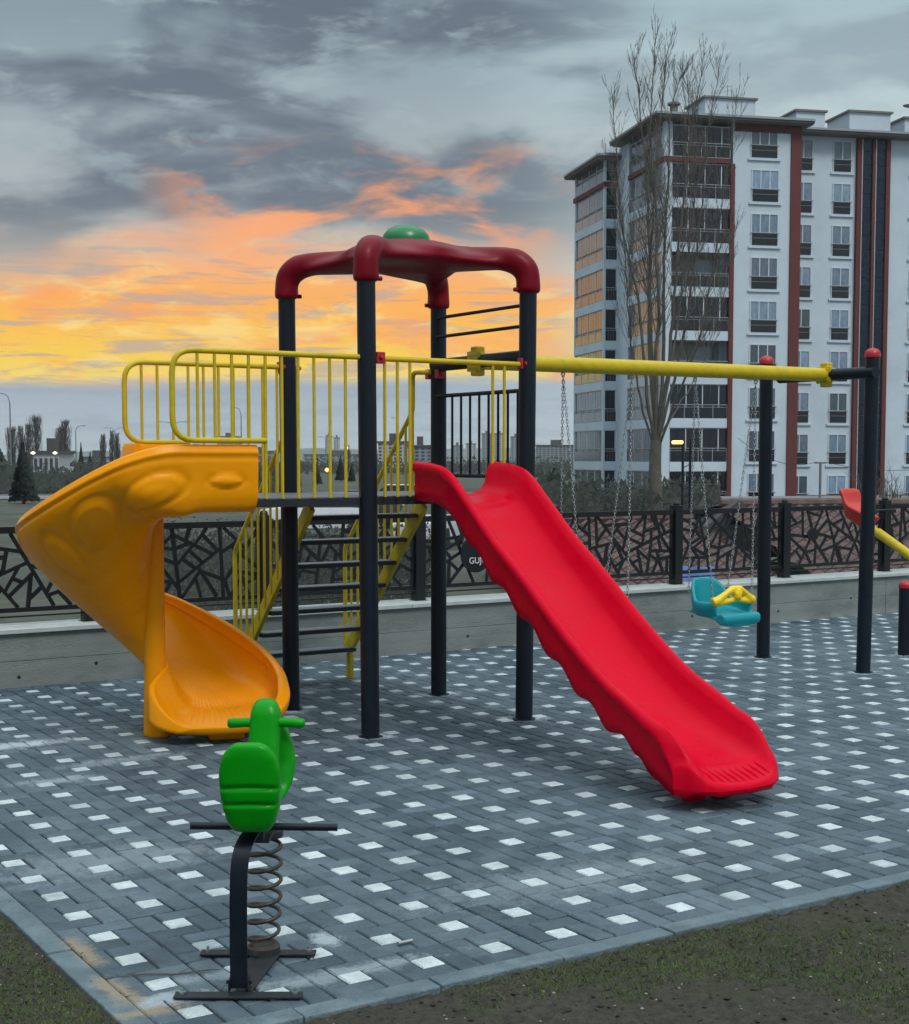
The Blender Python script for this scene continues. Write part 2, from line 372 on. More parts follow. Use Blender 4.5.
# ================================================================== GROUND AND SETTING
TA = R(32.6)
U = Vector((math.cos(TA), math.sin(TA), 0)); Wv = Vector((-math.sin(TA), math.cos(TA), 0))
CT = Vector((-0.3207, 9.8297, 0))                                   # centre of the four tower posts
WA = R(33.1)                                                        # wall direction
WU = Vector((math.cos(WA), math.sin(WA), 0)); WN = Vector((-math.sin(WA), math.cos(WA), 0))
W0 = Vector((-3.40, 10.88, 0))
PA = R(32.4)                                                        # paving direction
PU = Vector((math.cos(PA), math.sin(PA), 0)); PV = Vector((-math.sin(PA), math.cos(PA), 0))
PO = gnd(-2, 903)                                                   # a point of the left edge
corner = None
# left edge line passes through gnd(0,905) along -PV ; front edge through gnd(600,955) along PU
eL = gnd(0, 905); eL2 = gnd(100, 1010); eF = gnd(600, 955)
LU = (eL*.5 + eL2*.5).dot(PU); FV = gnd(600, 950).dot(PV) + .0
def PT(a, b, z=0): return Vector((PU.x*a + PV.x*b, PU.y*a + PV.y*b, z))   # paving frame (absolute a, b)

def ground_z(x, y):
    d = (Vector((x, y, 0)) - W0).dot(WN)
    if d < .25: return -.07
    t = min(1, (d - .25) / 9.); far = -1. * (t*t*(3-2*t))
    return -.07 + far
gb = MB()
xs = [-1150,-800,-400,-200,-100,-60,-40,-25,-15,-10,-6,-3,0,3,6,10,15,25,40,60,100,200,400,800,1150]
ds = [-60,-20,-10,-5,-1,.3,.8,1.5,2.5,4,6,8,10,14,20,30,50,80,120,200,400,800,1200]
P = []
for d in ds:
    row = []
    for x in xs:
        p = W0 + WU*x + WN*d
        row.append((p.x, p.y, ground_z(p.x, p.y)))
    P.append(row)
gb.grid(P)
struct(gb.build('ground', 'field'))

# near bare soil beside the paving, front and left
sb = MB(); nx, ny = 460, 270
def soil_h(x, y):
    v = Vector((x, y, 0))
    return -.016 + .014*noise.fractal(v*3.1, 1., 2., 3) + .012*noise.fractal(v*13, .8, 2., 3) + .009*abs(noise.noise(v*38)) + .005*noise.noise(v*75)
P = []
for i in range(nx+1):
    row = []
    for j in range(ny+1):
        x = -3.2 + 7.4*i/nx; y = 3.0 + 4.3*j/ny
        row.append((x, y, soil_h(x, y)))
    P.append(row)
# keep only cells outside the paving
n = ny+1; vs = [p for r in P for p in r]; fs = []
for i in range(nx):
    for j in range(ny):
        p = Vector(P[i][j]); a = p.dot(PU); b = p.dot(PV)
        if a > LU + .1 and b > FV + .1: continue
        fs.append((i*n+j, (i+1)*n+j, (i+1)*n+j+1, i*n+j+1))
sb.add(vs, fs)
struct(sb.build('soil', 'soil', smooth=180))

def soil_spot():
    while True:
        x = rnd.uniform(-2.6, 3.9); y = rnd.uniform(3.4, 6.9); p = Vector((x, y, 0)); a = p.dot(PU); b = p.dot(PV)
        if (a < LU - .01 or b < FV - .01): return x, y
gb = MB()
for k in range(190000):
    x, y = soil_spot()
    g = noise.noise(Vector((x*1.7, y*1.7, 4.))) + .35*noise.noise(Vector((x*6, y*6, 1.)))
    if g < -.08 + rnd.uniform(-.12, .25): continue
    z = soil_h(x, y); hgt = rnd.uniform(.004, .017); a = rnd.uniform(0, 6.28); w = rnd.uniform(.0012, .0026)
    dx, dy = math.cos(a)*w, math.sin(a)*w; lx, ly = rnd.uniform(-.018, .018), rnd.uniform(-.018, .018)
    gb.add([(x-dx, y-dy, z-.002), (x+dx, y+dy, z-.002), (x+lx, y+ly, z+hgt)], [(0,1,2)])
o = gb.build('grass', 'blade'); o['kind'] = 'stuff'; o['label'] = 'sparse short grass sprouting from dark soil'; o['category'] = 'grass'
def rocks(nm, count, m, r0, r1, label, cat, spot, zf):
    b = MB()
    for k in range(count):
        x, y = spot(); r = rnd.uniform(r0, r1)*(.5 + .5*rnd.random()); z = zf(x, y)
        vs = []
        for (a, e) in ((0,0),(72,0),(144,0),(216,0),(288,0)):
            rr = r*rnd.uniform(.6, 1.2); vs.append((x + rr*math.cos(R(a)), y + rr*math.sin(R(a)), z + r*.2))
        vs += [(x, y, z + r*rnd.uniform(.5, 1)), (x, y, z - r)]
        b.add(vs, [(i, (i+1) % 5, 5) for i in range(5)] + [((i+1) % 5, i, 6) for i in range(5)])
    o = b.build(nm, m, smooth=50); o['kind'] = 'stuff'; o['label'] = label; o['category'] = cat; return o
rocks('pebbles', 900, 'pebble', .003, .009, 'small pale pebbles scattered on the soil', 'gravel', soil_spot, soil_h)
rocks('soil_clods', 5200, 'clod', .004, .015, 'dark crumbly clods of earth on the soil', 'soil', soil_spot, soil_h)

# ---- paving
A0, A1 = LU + .09, 15.; B0 = FV + .09
def wall_line_b(a):                                                 # wall face in paving frame
    # W0 + t*WU ; a = W0.PU + t*WU.PU
    t = (a - W0.dot(PU)) / WU.dot(PU); return W0.dot(PV) + t*WU.dot(PV)
Wn = gnd(327.5, 811); oa, ob = Wn.dot(PU), Wn.dot(PV)
bricks = []
TU = .095; TP = 3*TU
oa += ((A0 - (oa - TP/2)) % TP); ob += ((B0 - (ob - TP/2)) % TP)
i0 = int((A0 - oa)/TP) - 2; i1 = int((A1 - oa)/TP) + 2; j0 = int((B0 - ob)/TP) - 2; j1 = 46
for i in range(i0, i1):
    for j in range(j0, j1):
        a = oa + i*TP - TP/2; b = ob + j*TP - TP/2
        for (x0, y0, x1, y1, wh) in ((1,1,2,2,1), (0,0,2,1,0), (2,0,3,2,0), (1,2,3,3,0), (0,1,1,3,0)):
            bricks.append((a + x0*TU, b + y0*TU, a + x1*TU, b + y1*TU, wh))
vs, fs, cols = [], [], []
for (a0, b0, a1, b1, wh) in bricks:
    a0c, b0c = max(a0, A0), max(b0, B0); a1c = min(a1, A1); b1c = min(b1, wall_line_b((a0+a1)/2) + .02)
    if a1c - a0c < .02 or b1c - b0c < .02: continue
    g = .0038; ch = .005
    ca, cb = (a0c+a1c)/2, (b0c+b1c)/2; p = PT(ca, cb)
    if p.y > 24: continue
    zt = rnd.uniform(-.0012, .0012) + .004*noise.noise(p*.9) ; tx, ty = rnd.uniform(-.018, .018), rnd.uniform(-.018, .018)
    ox, oy = rnd.uniform(-.0018, .0018), rnd.uniform(-.0018, .0018)
    o = len(vs)
    for (e, zz) in ((0, -.03), (0, -.005), (ch, 0)):
        for (sa, sb2) in ((0,0),(1,0),(1,1),(0,1)):
            A = (a1c - g - e) if sa else (a0c + g + e); B = (b1c - g - e) if sb2 else (b0c + g + e)
            q = PT(A + ox, B + oy, zz + zt + (A - ca)*tx + (B - cb)*ty); vs.append(q[:])
    for k in range(4):
        k2 = (k+1) % 4; fs.append((o+k, o+k2, o+4+k2, o+4+k)); fs.append((o+4+k, o+4+k2, o+8+k2, o+8+k))
    fs.append((o+8, o+9, o+10, o+11))
    if wh:
        t = rnd.uniform(-14, 10); c = lin((183+t, 194+t, 198+t))
    else:
        t = rnd.gauss(0, 8) + 16*noise.noise(p*.7); c = lin((max(36, 68+t), max(42, 85+t), max(48, 96+t)))
    cols += [c]*9
me = bpy.data.meshes.new('paving'); me.from_pydata(vs, [], fs)
ca = me.color_attributes.new('Col', 'FLOAT_COLOR', 'CORNER')
buf = []
for pi, p in enumerate(me.polygons):
    c = cols[pi]
    for _ in range(p.loop_total): buf += [c[0], c[1], c[2], 1]
ca.data.foreach_set('color', buf)
me.materials.append(M['paver']); o = bpy.data.objects.new('paving', me); COL.objects.link(o); struct(o)
b = MB(); q = [PT(A0-.02, B0-.02, -.008), PT(A1, B0-.02, -.008), PT(A1, wall_line_b(A1)+.1, -.008), PT(A0-.02, wall_line_b(A0)+.1, -.008)]
b.add(q, [(0,1,2,3)]); struct(b.build('paving_bed', 'sandbed'))
# kerb stones as one structure
b = MB(); a = LU
k = 0
def kerbstone(p, d, w, ln):
    c = p + d*(ln/2) + w*.045; T = Matrix((d, w, Vector((0,0,1)))).transposed().to_4x4()
    T = T @ Matrix.Rotation(rnd.uniform(-.006, .006), 4, 'Z'); c.z = -.075 + rnd.uniform(-.003, .003) - .0; T.translation = c
    b.box(None, (ln - .004, .088, .155), mx=T)
p = PT(LU, FV)
for k in range(24): kerbstone(PT(LU + k*.5 + (.09 if k == 0 else 0), FV), PU, PV, .5 if k else .41)
for k in range(14): kerbstone(PT(LU, FV + k*.5), PV, -(-PU), .5)
struct(b.build('kerb', 'kerb', bevel=.006))
# sand spilled along the left kerb and cement smears (thin irregular crusts)
def crust(name, c, rx, ry, rot, m, h=.006, n=40, rag=.45, seed=0.):
    b = MB(); vs = [(c[0], c[1], h)]; rings = 5
    for r_ in range(1, rings+1):
        for k in range(n):
            a = 2*math.pi*k/n; f = r_/rings
            rr = 1 + rag*noise.fractal(Vector((math.cos(a)*1.6 + seed, math.sin(a)*1.6, seed)), 1., 2., 4)
            x, y = rx*f*rr*math.cos(a), ry*f*rr*math.sin(a)
            z = h*(1 - f**2) + .0018*(1 if f < 1 else -2) + .0015*noise.noise(Vector((x*40, y*40, seed)))
            X = c[0] + x*math.cos(rot) - y*math.sin(rot); Y = c[1] + x*math.sin(rot) + y*math.cos(rot)
            vs.append((X, Y, z if f < 1 else -.004))
    fs = [(0, 1+k, 1+(k+1) % n) for k in range(n)]
    for r_ in range(rings-1):
        for k in range(n):
            a = 1 + r_*n + k; a2 = 1 + r_*n + (k+1) % n; fs.append((a, a+n, a2+n, a2))
    b.add(vs, fs); return b
def crust_obj(name, specs, m, label, cat):
    B = MB()
    for s_ in specs:
        c = crust(name, *s_[:4], m, **s_[4]); B.add(c.v, c.f)
    o = B.build(name, m, smooth=180); o['kind'] = 'stuff'; o['label'] = label; o['category'] = cat
    return o
# ---- wall, coping
t = thing('concrete_wall', 'low board-marked grey concrete retaining wall capped with a pale coping', 'wall', W0[:], WA)
b = MB(); b.b2((-6, .012, -.3), (18, .3, .409))
for k in range(-3, 8):
    b.b2((k*2.44+.002, .0, -.3), (k*2.44+2.436, .0119, .198 + .0)); b.b2((k*2.44+.002, .003 + .002*(k % 3), .2015), (k*2.44+2.436, .0119, .408))
b.build('wall_body', 'concrete', t, bevel=.002)
b = MB()
for k in range(-5, 15): b.b2((k*1.2+.002, -.03, .41), (k*1.2+1.198, .40, .445))
b.build('coping', 'coping', t, bevel=.004)
b = MB()
for px, py in ((26,677),(122,670),(382,636),(560,655-20),(640,640-8),(770,610),(840,600)):
    pass
for k, (x_, z_) in enumerate([(.15,.08),(.75,.14),(1.9,.13),(3.1,.16),(4.2,.12),(5.7,.17),(6.9,.14),(7.2,.25),(8.1,.12),(9.2,.2)]):
    b.lathe([(.012, -.003), (.014, .004), (.006, .006)], (0,0,0), 8)
    o_ = len(b.v) - 24
    for i in range(o_, o_+24):
        x, y, z = b.v[i]; b.v[i] = (x + x_, -.001 - z*.3, y + z_)
b.build('tie_holes', 'frame', t)

# ---- fence with random crack pattern
def split(poly, depth, out):
    (cx, cy) = (sum(p[0] for p in poly)/len(poly), sum(p[1] for p in poly)/len(poly))
    ar = abs(sum(poly[i][0]*poly[(i+1) % len(poly)][1] - poly[(i+1) % len(poly)][0]*poly[i][1] for i in range(len(poly))))/2
    if ar < rnd.uniform(.015, .038): return
    # longest axis
    mx = max(((poly[i], poly[j]) for i in range(len(poly)) for j in range(i)), key=lambda q: (q[0][0]-q[1][0])**2 + (q[0][1]-q[1][1])**2)
    ax = math.atan2(mx[0][1]-mx[1][1], mx[0][0]-mx[1][0]) + math.pi/2 + rnd.uniform(-.75, .75)
    nx_, ny_ = -math.sin(ax), math.cos(ax); off = nx_*(cx + rnd.uniform(-.05, .05)) + ny_*(cy + rnd.uniform(-.04, .04))
    A, B, cut = [], [], []
    for i in range(len(poly)):
        p, q = poly[i], poly[(i+1) % len(poly)]; dp = nx_*p[0]+ny_*p[1]-off; dq = nx_*q[0]+ny_*q[1]-off
        (A if dp >= 0 else B).append(p)
        if dp*dq < 0:
            t_ = dp/(dp-dq); c = (p[0]+(q[0]-p[0])*t_, p[1]+(q[1]-p[1])*t_); A.append(c); B.append(c); cut.append(c)
    if len(cut) == 2: out.append((cut[0], cut[1])); split(A, depth+1, out); split(B, depth+1, out)
FO = W0 + WN*.24
ft = thing('metal_fence', 'black metal fence with crazed random bar pattern on top of the low concrete wall', 'fence', (FO.x, FO.y, .445), WA)
def fence_local(px, z=0):
    r = ray(px, 457); r = Vector((r.x, r.y, 0)); t_ = (FO.dot(WN)) / r.dot(WN); p = r*t_; return (p - FO).dot(WU)
_k = [fence_local(v) for v in (86, 418, 677, 785.5, 886)]
xsF = [_k[0]-3.2, _k[0]-1.6, _k[0], (_k[0]+_k[1])/2, _k[1], (_k[1]+_k[2])/2, _k[2], _k[3], _k[4], _k[4]*2-_k[3], _k[4]*3-_k[3]*2]
for k, x in enumerate(xsF):
    b = MB(); b.box((x, 0, .40), (.10, .10, .80)); b.box((x, 0, .002), (.13, .13, .008))
    b.lathe([(.030, 0), (.038, .01), (.030, .03), (.012, .042)], (x, 0, .80), 12)
    b.build('fence_post', 'fence', ft, bevel=.004)
    if k == len(xsF)-1: break
    x0, x1 = x + .05, xsF[k+1] - .05
    pn = MB(); pn.b2((x0, -.025, .705), (x1, .025, .755)); pn.b2((x0, -.02, .10), (x1, .02, .135)); pn.b2((x0, -.01, .06), (x1, .01, .072))
    pn.b2((x0, -.018, .135), (x0+.022, .018, .705)); pn.b2((x1-.022, -.018, .135), (x1, .018, .705))
    segs = []; split([(x0, .135), (x1, .135), (x1, .705), (x0, .705)], 0, segs)
    for n_, (p, q) in enumerate(segs):
        pn.bar((p[0], 0, p[1]), (q[0], 0, q[1]), rnd.uniform(.027, .035), .008 + .0003*(n_ % 12), up=(0, 1, 0))
    pn.build('fence_panel', 'fence', ft)
# plaque with pale lettering on the fence
def text_mesh(txt, size, depth):
    cu = bpy.data.curves.new('t', 'FONT'); cu.body = txt; cu.size = size; cu.extrude = depth; cu.align_x = 'CENTER'; cu.align_y = 'CENTER'
    ob = bpy.data.objects.new('t', cu); COL.objects.link(ob); dg = bpy.context.evaluated_depsgraph_get()
    me = bpy.data.meshes.new_from_object(ob.evaluated_get(dg)); bpy.data.objects.remove(ob); return me
px_ = fence_local(474.5, .4)
b = MB(); b.lathe([(.17, -.006), (.175, 0), (.17, .006)], (0,0,0), 40)
b.v = [(x + px_, -.03 + z, y + .40) for x, y, z in b.v]
pq = b.build('name_plaque', 'fence', ft)
me = text_mesh('GUJC', .082, .003); me.materials.append(M['lettering'])
for v in me.vertices: v.co = Vector((v.co.x + px_ + .01, -.043 - v.co.z, v.co.y + .335))
o = bpy.data.objects.new('lettering', me); COL.objects.link(o); o.parent = pq
px2 = fence_local(812, .4)
b = MB(); b.lathe([(.09, -.006), (.093, 0), (.09, .006)], (0,0,0), 9)
b.v = [(x + px2, -.03 + z, y*.8 + .45) for x, y, z in b.v]; b.build('emblem_plate', 'fence', ft)

# ================================================================== PLAY STRUCTURE (local frame: x along the slide side, y away, origin centre of tower)
tw = thing('play_tower', 'playground tower with red canopy, straight red slide, orange spiral slide and swing beam', 'play structure', CT[:], TA)
h = .5825; PZ = 1.485
def catmull(pts, n=6):
    pts = [Vector(p) for p in pts]; out = []
    for i in range(len(pts)-1):
        p0 = pts[max(i-1, 0)]; p1 = pts[i]; p2 = pts[i+1]; p3 = pts[min(i+2, len(pts)-1)]
        for k in range(n):
            t = k/n; out.append(.5*((2*p1) + (p2-p0)*t + (2*p0-5*p1+4*p2-p3)*t*t + (3*p1-p0-3*p2+p3)*t**3))
    out.append(pts[-1]); return out
def interp(x, xs_, ys_):
    if x <= xs_[0]: return ys_[0]
    for i in range(len(xs_)-1):
        if x <= xs_[i+1]: t = (x-xs_[i])/(xs_[i+1]-xs_[i]); return ys_[i]*(1-t)+ys_[i+1]*t
    return ys_[-1]
def sstep(x, a, b): t = max(0, min(1, (x-a)/(b-a))); return t*t*(3-2*t)
POST = dict(A=(-h-.036,-h), B=(-h,h), C=(h+.034,h), D=(h-.018,-h))
lean = dict(A=(-.03,0), B=(-.02,0), C=(0,0), D=(.035,.0))           # posts stand slightly out of plumb
for k, (x, y) in POST.items():
    dx, dy = lean[k]
    b = MB(); b.tube([(x - dx*.3, y, -.05), (x + dx*.35, y + dy, 2.86)], .057, 28)
    b.lathe([(.075, -.004), (.078, .004), (.06, .008)], (x - dx*.3, y, 0), 20); b.build('post', 'post', tw, smooth=40)
for nm, (cx, cy, rr) in dict(a=(-h,-h,.13), d=(h,-h,.12), c=(h,h,.12), b=(-h,h,.12)).items():
    pass
# canopy : arms and centre fused
b = MB()
for k, (x, y) in POST.items():
    dx, dy = lean[k]; x2 = x + dx*.35; y2 = y
    s_ = 1/math.hypot(x2, y2); ux, uy = x2*s_, y2*s_; r0 = 1/s_
    pts = catmull([(x2, y2, 2.80), (x2, y2, 2.90), (ux*(r0-.02), uy*(r0-.02), 2.95), (ux*(r0-.09), uy*(r0-.09), 3.0), (ux*(r0-.22), uy*(r0-.22), 3.025), (ux*.40, uy*.40, 3.045), (ux*.15, uy*.15, 3.08)], 5)
    rr = [.080 + .006*max(0, (i-6))/6 if i < 16 else .085 - .03*(i-16)/14 for i in range(len(pts))]
    b.tube(pts, rr, 20)
    b.tube([(x2, y2, 2.785), (x2, y2, 2.84)], .086, 20)
    # spreading web toward the centre
    P = []
    for i, f in enumerate([0, .2, .4, .6, .8, 1]):
        r_ = (r0-.12)*(1-f) + .05*f; wd_ = .075 + .40*f**1.1; z_ = 3.0 + .07*f
        vx, vy = -uy, ux; ring = []
        for a in range(16):
            t_ = 2*math.pi*a/16; ring.append((ux*r_ + vx*wd_*math.cos(t_), uy*r_ + vy*wd_*math.cos(t_), z_ - .03*abs(math.cos(t_))**2 + (.04 if math.sin(t_) > 0 else .05 + .06*f)*math.sin(t_)))
        P.append(ring)
    b.grid(P, closed_v=True); b.add(P[0], [tuple(range(16))]); b.add(P[-1], [tuple(range(16))])
b.lathe([(.12, 2.93), (.36, 3.0), (.44, 3.06), (.34, 3.11), (.2, 3.145), (.05, 3.15)], (0,0,0), 40)
can = b.build('canopy', 'dred', tw, remesh=.014, rsm=34)
b = MB(); b.lathe([(.158, 3.10), (.160, 3.15), (.150, 3.19), (.122, 3.223), (.08, 3.246), (.03, 3.253)], (0,0,0), 32); b.build('dome', 'dgreen', can, smooth=60)
for k, (x, y) in POST.items():
    b = MB(); sx = -1 if x > 0 else 1; b.tube([(x + lean[k][0]*.35, y, 2.812), (x + sx*.1 + lean[k][0]*.35, y - .02*sx, 2.812)], .014, 8); b.build('clamp_screw', 'dred', can, smooth=40)

# platform deck with the landing in front of the spiral slide
b = MB(); b.b2((-h+.03, -h+.03, PZ-.05), (h-.03, h-.03, PZ-.002)); b.b2((-1.357, -h+.0, PZ-.05), (-h+.028, h-.0, PZ-.004))
dk_ = b.build('platform', 'frame', tw)
b = MB(); b.b2((-h+.045, -h+.045, PZ-.0015), (h-.045, h-.045, PZ+.004)); b.b2((-1.345, -h+.012, PZ-.0035), (-h+.02, h-.012, PZ+.004)); b.build('deck_plate', 'tread', dk_)
# guard rails
def rail(name, path, bars, r=.017, rb=.010, m='yellow', closed=False, parent=tw):
    b = MB(); b.tube(path, r, 12, closed=closed); o = b.build(name, m, parent, smooth=50)
    for (p, q) in bars:
        c = MB(); c.tube([p, q], rb, 8, cap=True); c.build('bar', m, o, smooth=50)
    return o
def arc_path(corners, r=.1, n=5):
    out = [Vector(corners[0])]
    for i in range(1, len(corners)-1):
        a, c, d = Vector(corners[i-1]), Vector(corners[i]), Vector(corners[i+1])
        p = c + (a-c).normalized()*r; q = c + (d-c).normalized()*r
        for k in range(n+1): t = k/n; out.append(p*(1-t)**2 + c*2*t*(1-t) + q*t*t)
    out.append(Vector(corners[-1])); return out
GT = 2.335; GL = 1.825
def side_guard(y, sgn, xr, x_end, label):
    x_out = -1.88 if sgn < 0 else -1.735
    path = arc_path([(xr, y, GT), (x_out, y, GT), (x_out, y, GL), (x_end, y, GL)], .13)
    bars = []
    x = xr - .085
    while x > x_out + .07:
        lo = PZ if x > -1.34 else GL
        if not (sgn > 0 and x > -.75 and False): bars.append(((x, y, lo), (x, y, GT)))
        x -= .106
    o = rail('guard_rail', path, bars)
    return o
side_guard(-h, -1, -h, -1.30, '')
side_guard(h, 1, -h, -1.30, '')
def bracket(x, y, z):
    b = MB(); b.box((x, y, z), (.06, .05, .07)); b.tube([(x, y-.045, z), (x, y+.045, z)], .014, 8)
    b.build('bracket', 'capred', tw, bevel=.012)
bracket(-h-.045, -h, GT); bracket(-h+.045, -h-.0, GT); bracket(-h-.045, h, GT); bracket(h-.045, -h, GT); bracket(h-.0, h-.07, GT-.01); bracket(-h, h+.07, GT-.01); bracket(h, h+.06, GT-.01)
# slide side guard (y=-h): top rail and two bars at each end
o = rail('guard_rail', [(-h, -h, GT-.005), (h, -h, GT-.005)], [((x, -h, PZ), (x, -h, GT-.005)) for x in (-.50, -.41, -.32, .30, .39)])
# black panel between posts C and D, side x = h
o = rail('ladder_guard', [(h, -h, 2.165), (h, h, 2.165)], [((h, y, 1.60), (h, y, 2.165)) for y in [-.46 + .115*k for k in range(9)]], r=.014, rb=.009, m='post')
c = MB(); c.tube([(h, -h, 1.60), (h, h, 1.60)], .014, 8); c.build('bottom_rail', 'post', o, smooth=50)
for z in (2.72, 2.585):
    b = MB(); b.tube([(h, -h, z), (h, h, z)], .012, 8); b.build('climbing_bar', 'post', tw, smooth=50)
# stairs on the far side y = h, going away
def sz(y): return interp(y, [.50, 1.70], [1.42, .16])
st = MB()
for sx in (-.45, .45):
    st.bar((sx, .52, 1.40), (sx, 1.66, .22), .035, .10, up=(0, -.3, 1))
    st.b2((sx-.0175, 1.60, 0), (sx+.0175, 1.66, .20))
stair = st.build('staircase', 'yellow', tw, bevel=.004)
b = MB(); b.b2((-.47, .50, 1.41), (.47, .535, 1.475)); b.build('top_plate', 'yellow', stair)
for k in range(7):
    y = .66 + .155*k; z = 1.325 - .178*k
    b = MB(); b.b2((-.43, y-.10, z-.03), (.43, y+.07, z-.004)); s1 = b.build('step', 'frame', stair)
    b = MB(); b.b2((-.42, y-.092, z-.0035), (.42, y+.062, z+.002)); b.build('tread', 'tread', stair)
for sx in (-.47, .47):
    path = arc_path([(sx/.47*.56, h+.02, GT), (sx, h+.03, GT), (sx, .70, GT), (sx, .70, 2.06), (sx, 1.74, 1.02), (sx, 1.74, .24), (sx, 1.63, .24)], .045)
    bars = []
    y = .80
    while y < 1.70: bars.append(((sx, y, sz(y)-.02), (sx, y, 2.06 - (y-.70)*1.0))); y += .105
    bars.append(((sx, .70, 1.30), (sx, .70, 2.10)))
    bars = [(p, q) for p, q in bars]
    rail('stair_rail', path, bars)

# ---- straight red slide
RY = [-.555, -.9, -1.16, -1.42, -1.70, -1.95, -2.2, -2.45, -2.65, -2.86, -3.03, -3.13, -3.20]
RZ = [1.70, 1.655, 1.475, 1.27, 1.085, .905, .735, .585, .50, .43, .385, .32, .235]
DF = [.205, .205, .215, .215, .215, .21, .205, .20, .195, .19, .185, .15, .09]     # rim above floor
ys = [-.555 - (2.645)*k/130 for k in range(131)]
rimp = catmull([(0, y, z) for y, z in zip(RY, RZ)], 12)
RYs = [-p.y for p in rimp]; RZs = [p.z for p in rimp]
XL, XR = -.285, .345; XC = (XL+XR)/2; HWD = (XR-XL)/2
P = []
for y in ys:
    s_ = -y; rz_ = interp(s_, RYs, RZs); df = interp(s_, [-v for v in RY], DF); fl = rz_ - df
    # widen slightly at foot, round the lip corners
    e = (s_ - 2.80)/.40; hw = HWD*(1 + .03*sstep(s_, 2.2, 2.8))
    wq = sstep(s_, 2.55, 3.2)
    o_ = hw/HWD
    t0 = .055
    sc = .023*math.sin(s_*2*math.pi/.27) * sstep(s_, 1.0, 1.3) * (1 - sstep(s_, 2.75, 3.0))
    sk = interp(s_, [.5, 2.6, 2.95, 3.15], [.235, .225, .19, .105]) + sc
    sk = sk*(1 - sstep(s_, 2.72, 3.0)) + (df + .075)*sstep(s_, 2.72, 3.0)
    ud = .032 + .04*sstep(s_, 2.6, 3.0)
    inn = [(-hw + .052*o_, rz_ - .010), (-hw + .072*o_, rz_ - .010 - df*.2), (-hw + .09*o_, fl + df*.35), (-hw + .13*o_, fl + .12*df), (-hw + .19*o_, fl + .02*df), (-.06*o_, fl - .004), (0, fl - .005), (.06*o_, fl - .004), (hw - .19*o_, fl + .02*df), (hw - .13*o_, fl + .12*df), (hw - .09*o_, fl + df*.35), (hw - .072*o_, rz_ - .010 - df*.2), (hw - .052*o_, rz_ - .010)]
    rimR = [(hw - .035*o_, rz_ + .004), (hw - .012*o_, rz_ - .002), (hw, rz_ - .018), (hw + .002, rz_ - .05), (hw - .010, rz_ - .064), (hw - .016, rz_ - .075), (hw - .014, rz_ - sk*.72), (hw - .012, rz_ - sk), (hw - .035*o_, rz_ - sk - .006), (hw - .06*o_, min(rz_ - sk + .02, fl - .025))]
    under = [(hw*.5, fl - ud), (0, fl - ud), (-hw*.5, fl - ud)]
    rimL = [(-x, z) for x, z in rimR[::-1]]
    # lip grooves
    ring = []
    for (x, z) in inn:
        ring.append((XC + x, y, z))
    ring += [(XC + x, y, z) for x, z in rimR + under + rimL]
    P.append(ring)
# rounded front corners: the lip line is curved in plan
def lipwarp(x, y):
    u_ = min(.985, abs((x - XC)/HWD)); k_ = sstep(-y, 2.60, 3.2)
    return y + k_*.22*(1 - math.sqrt(1 - u_**3.2))
P = [[(x, lipwarp(x, y), z) for x, y, z in ring] for ring in P]
# end cap: closing rolled lip
last = P[-1]; nl = len(last); cz_ = [0]*nl
bot_ = min(p[2] for p in last); 
def capring(a_):
    out = []
    for (x, y, z) in last:
        zc = bot_ + .045; out.append((XC + (x-XC)*(1 + .03*math.sin(a_)), y - .045*math.sin(a_)*(1 - .3*abs((x-XC)/HWD)**3), zc + (z-zc)*math.cos(a_)))
    return out
P += [capring(R(a_)) for a_ in (18, 36, 54, 72, 90)]
b = MB(); b.grid(P, closed_v=True)
b.add(P[0], [tuple(range(len(P[0])))])
rs = b.build('straight_slide', 'red', tw, smooth=180, label='straight glossy red slide with rolled sides and scalloped lower edge')
from mathutils.bvhtree import BVHTree
rst = BVHTree.FromPolygons([v.co.copy() for v in rs.data.vertices], [tuple(p.vertices) for p in rs.data.polygons])
b = MB()
for k in range(9):
    x = XC - .19 + .36*k/8; pts = []
    for j in range(9):
        xx = x + .018*j/8; y = lipwarp(xx, -3.19) + .10 - .12*j/8; hit = rst.ray_cast(Vector((xx, y, .5)), Vector((0,0,-1)))
        if hit[0] is not None: pts.append((xx, y, hit[0].z - .002))
    if len(pts) > 3: b.tube(pts, [.002 + .010*math.sin(math.pi*(q_+.4)/len(pts)) for q_ in range(len(pts))], 8)
b.build('lip_ridges', 'red', rs, smooth=180)
b = MB(); b.box((XC-.08, -2.92, .05), (.12, .08, .11)); b.build('slide_foot', 'red', rs, bevel=.02)
b = MB(); b.box((XC+.08, -2.92, .06), (.04, .05, .13)); b.box((XC+.08, -2.92, .003), (.10, .10, .008)); b.build('anchor', 'frame', rs, bevel=.004)

# ---- orange spiral slide
OX, OY = -1.707, .192
TH = [0, 15, 30, 45, 60, 75, 90, 105, 120, 135, 150, 165, 180, 195, 210, 225, 240, 255, 270, 285, 300, 315]
RIM = [1.79, 1.785, 1.735, 1.645, 1.545, 1.455, 1.385, 1.335, 1.27, 1.20, 1.11, 1.02, .94, .86, .79, .70, .61, .52, .44, .37, .31, .25]
DPT = [.385, .45, .62, .70, .72, .73, .73, .73, .70, .67, .64, .60, .56, .52, .49, .44, .39, .34, .29, .25, .20, .15]
rimc = catmull([(t_, z_, d_) for t_, z_, d_ in zip(TH, RIM, DPT)], 8)
TS = [p.x for p in rimc]; RS = [p.y for p in rimc]; DS = [p.z for p in rimc]
PR_F = [(.80, 0), (.812, .05), (.80, .14), (.77, .22), (.70, .34), (.56, .54), (.40, .73), (.24, .88), (.12, .97), (.055, 1.0)]    # funnel
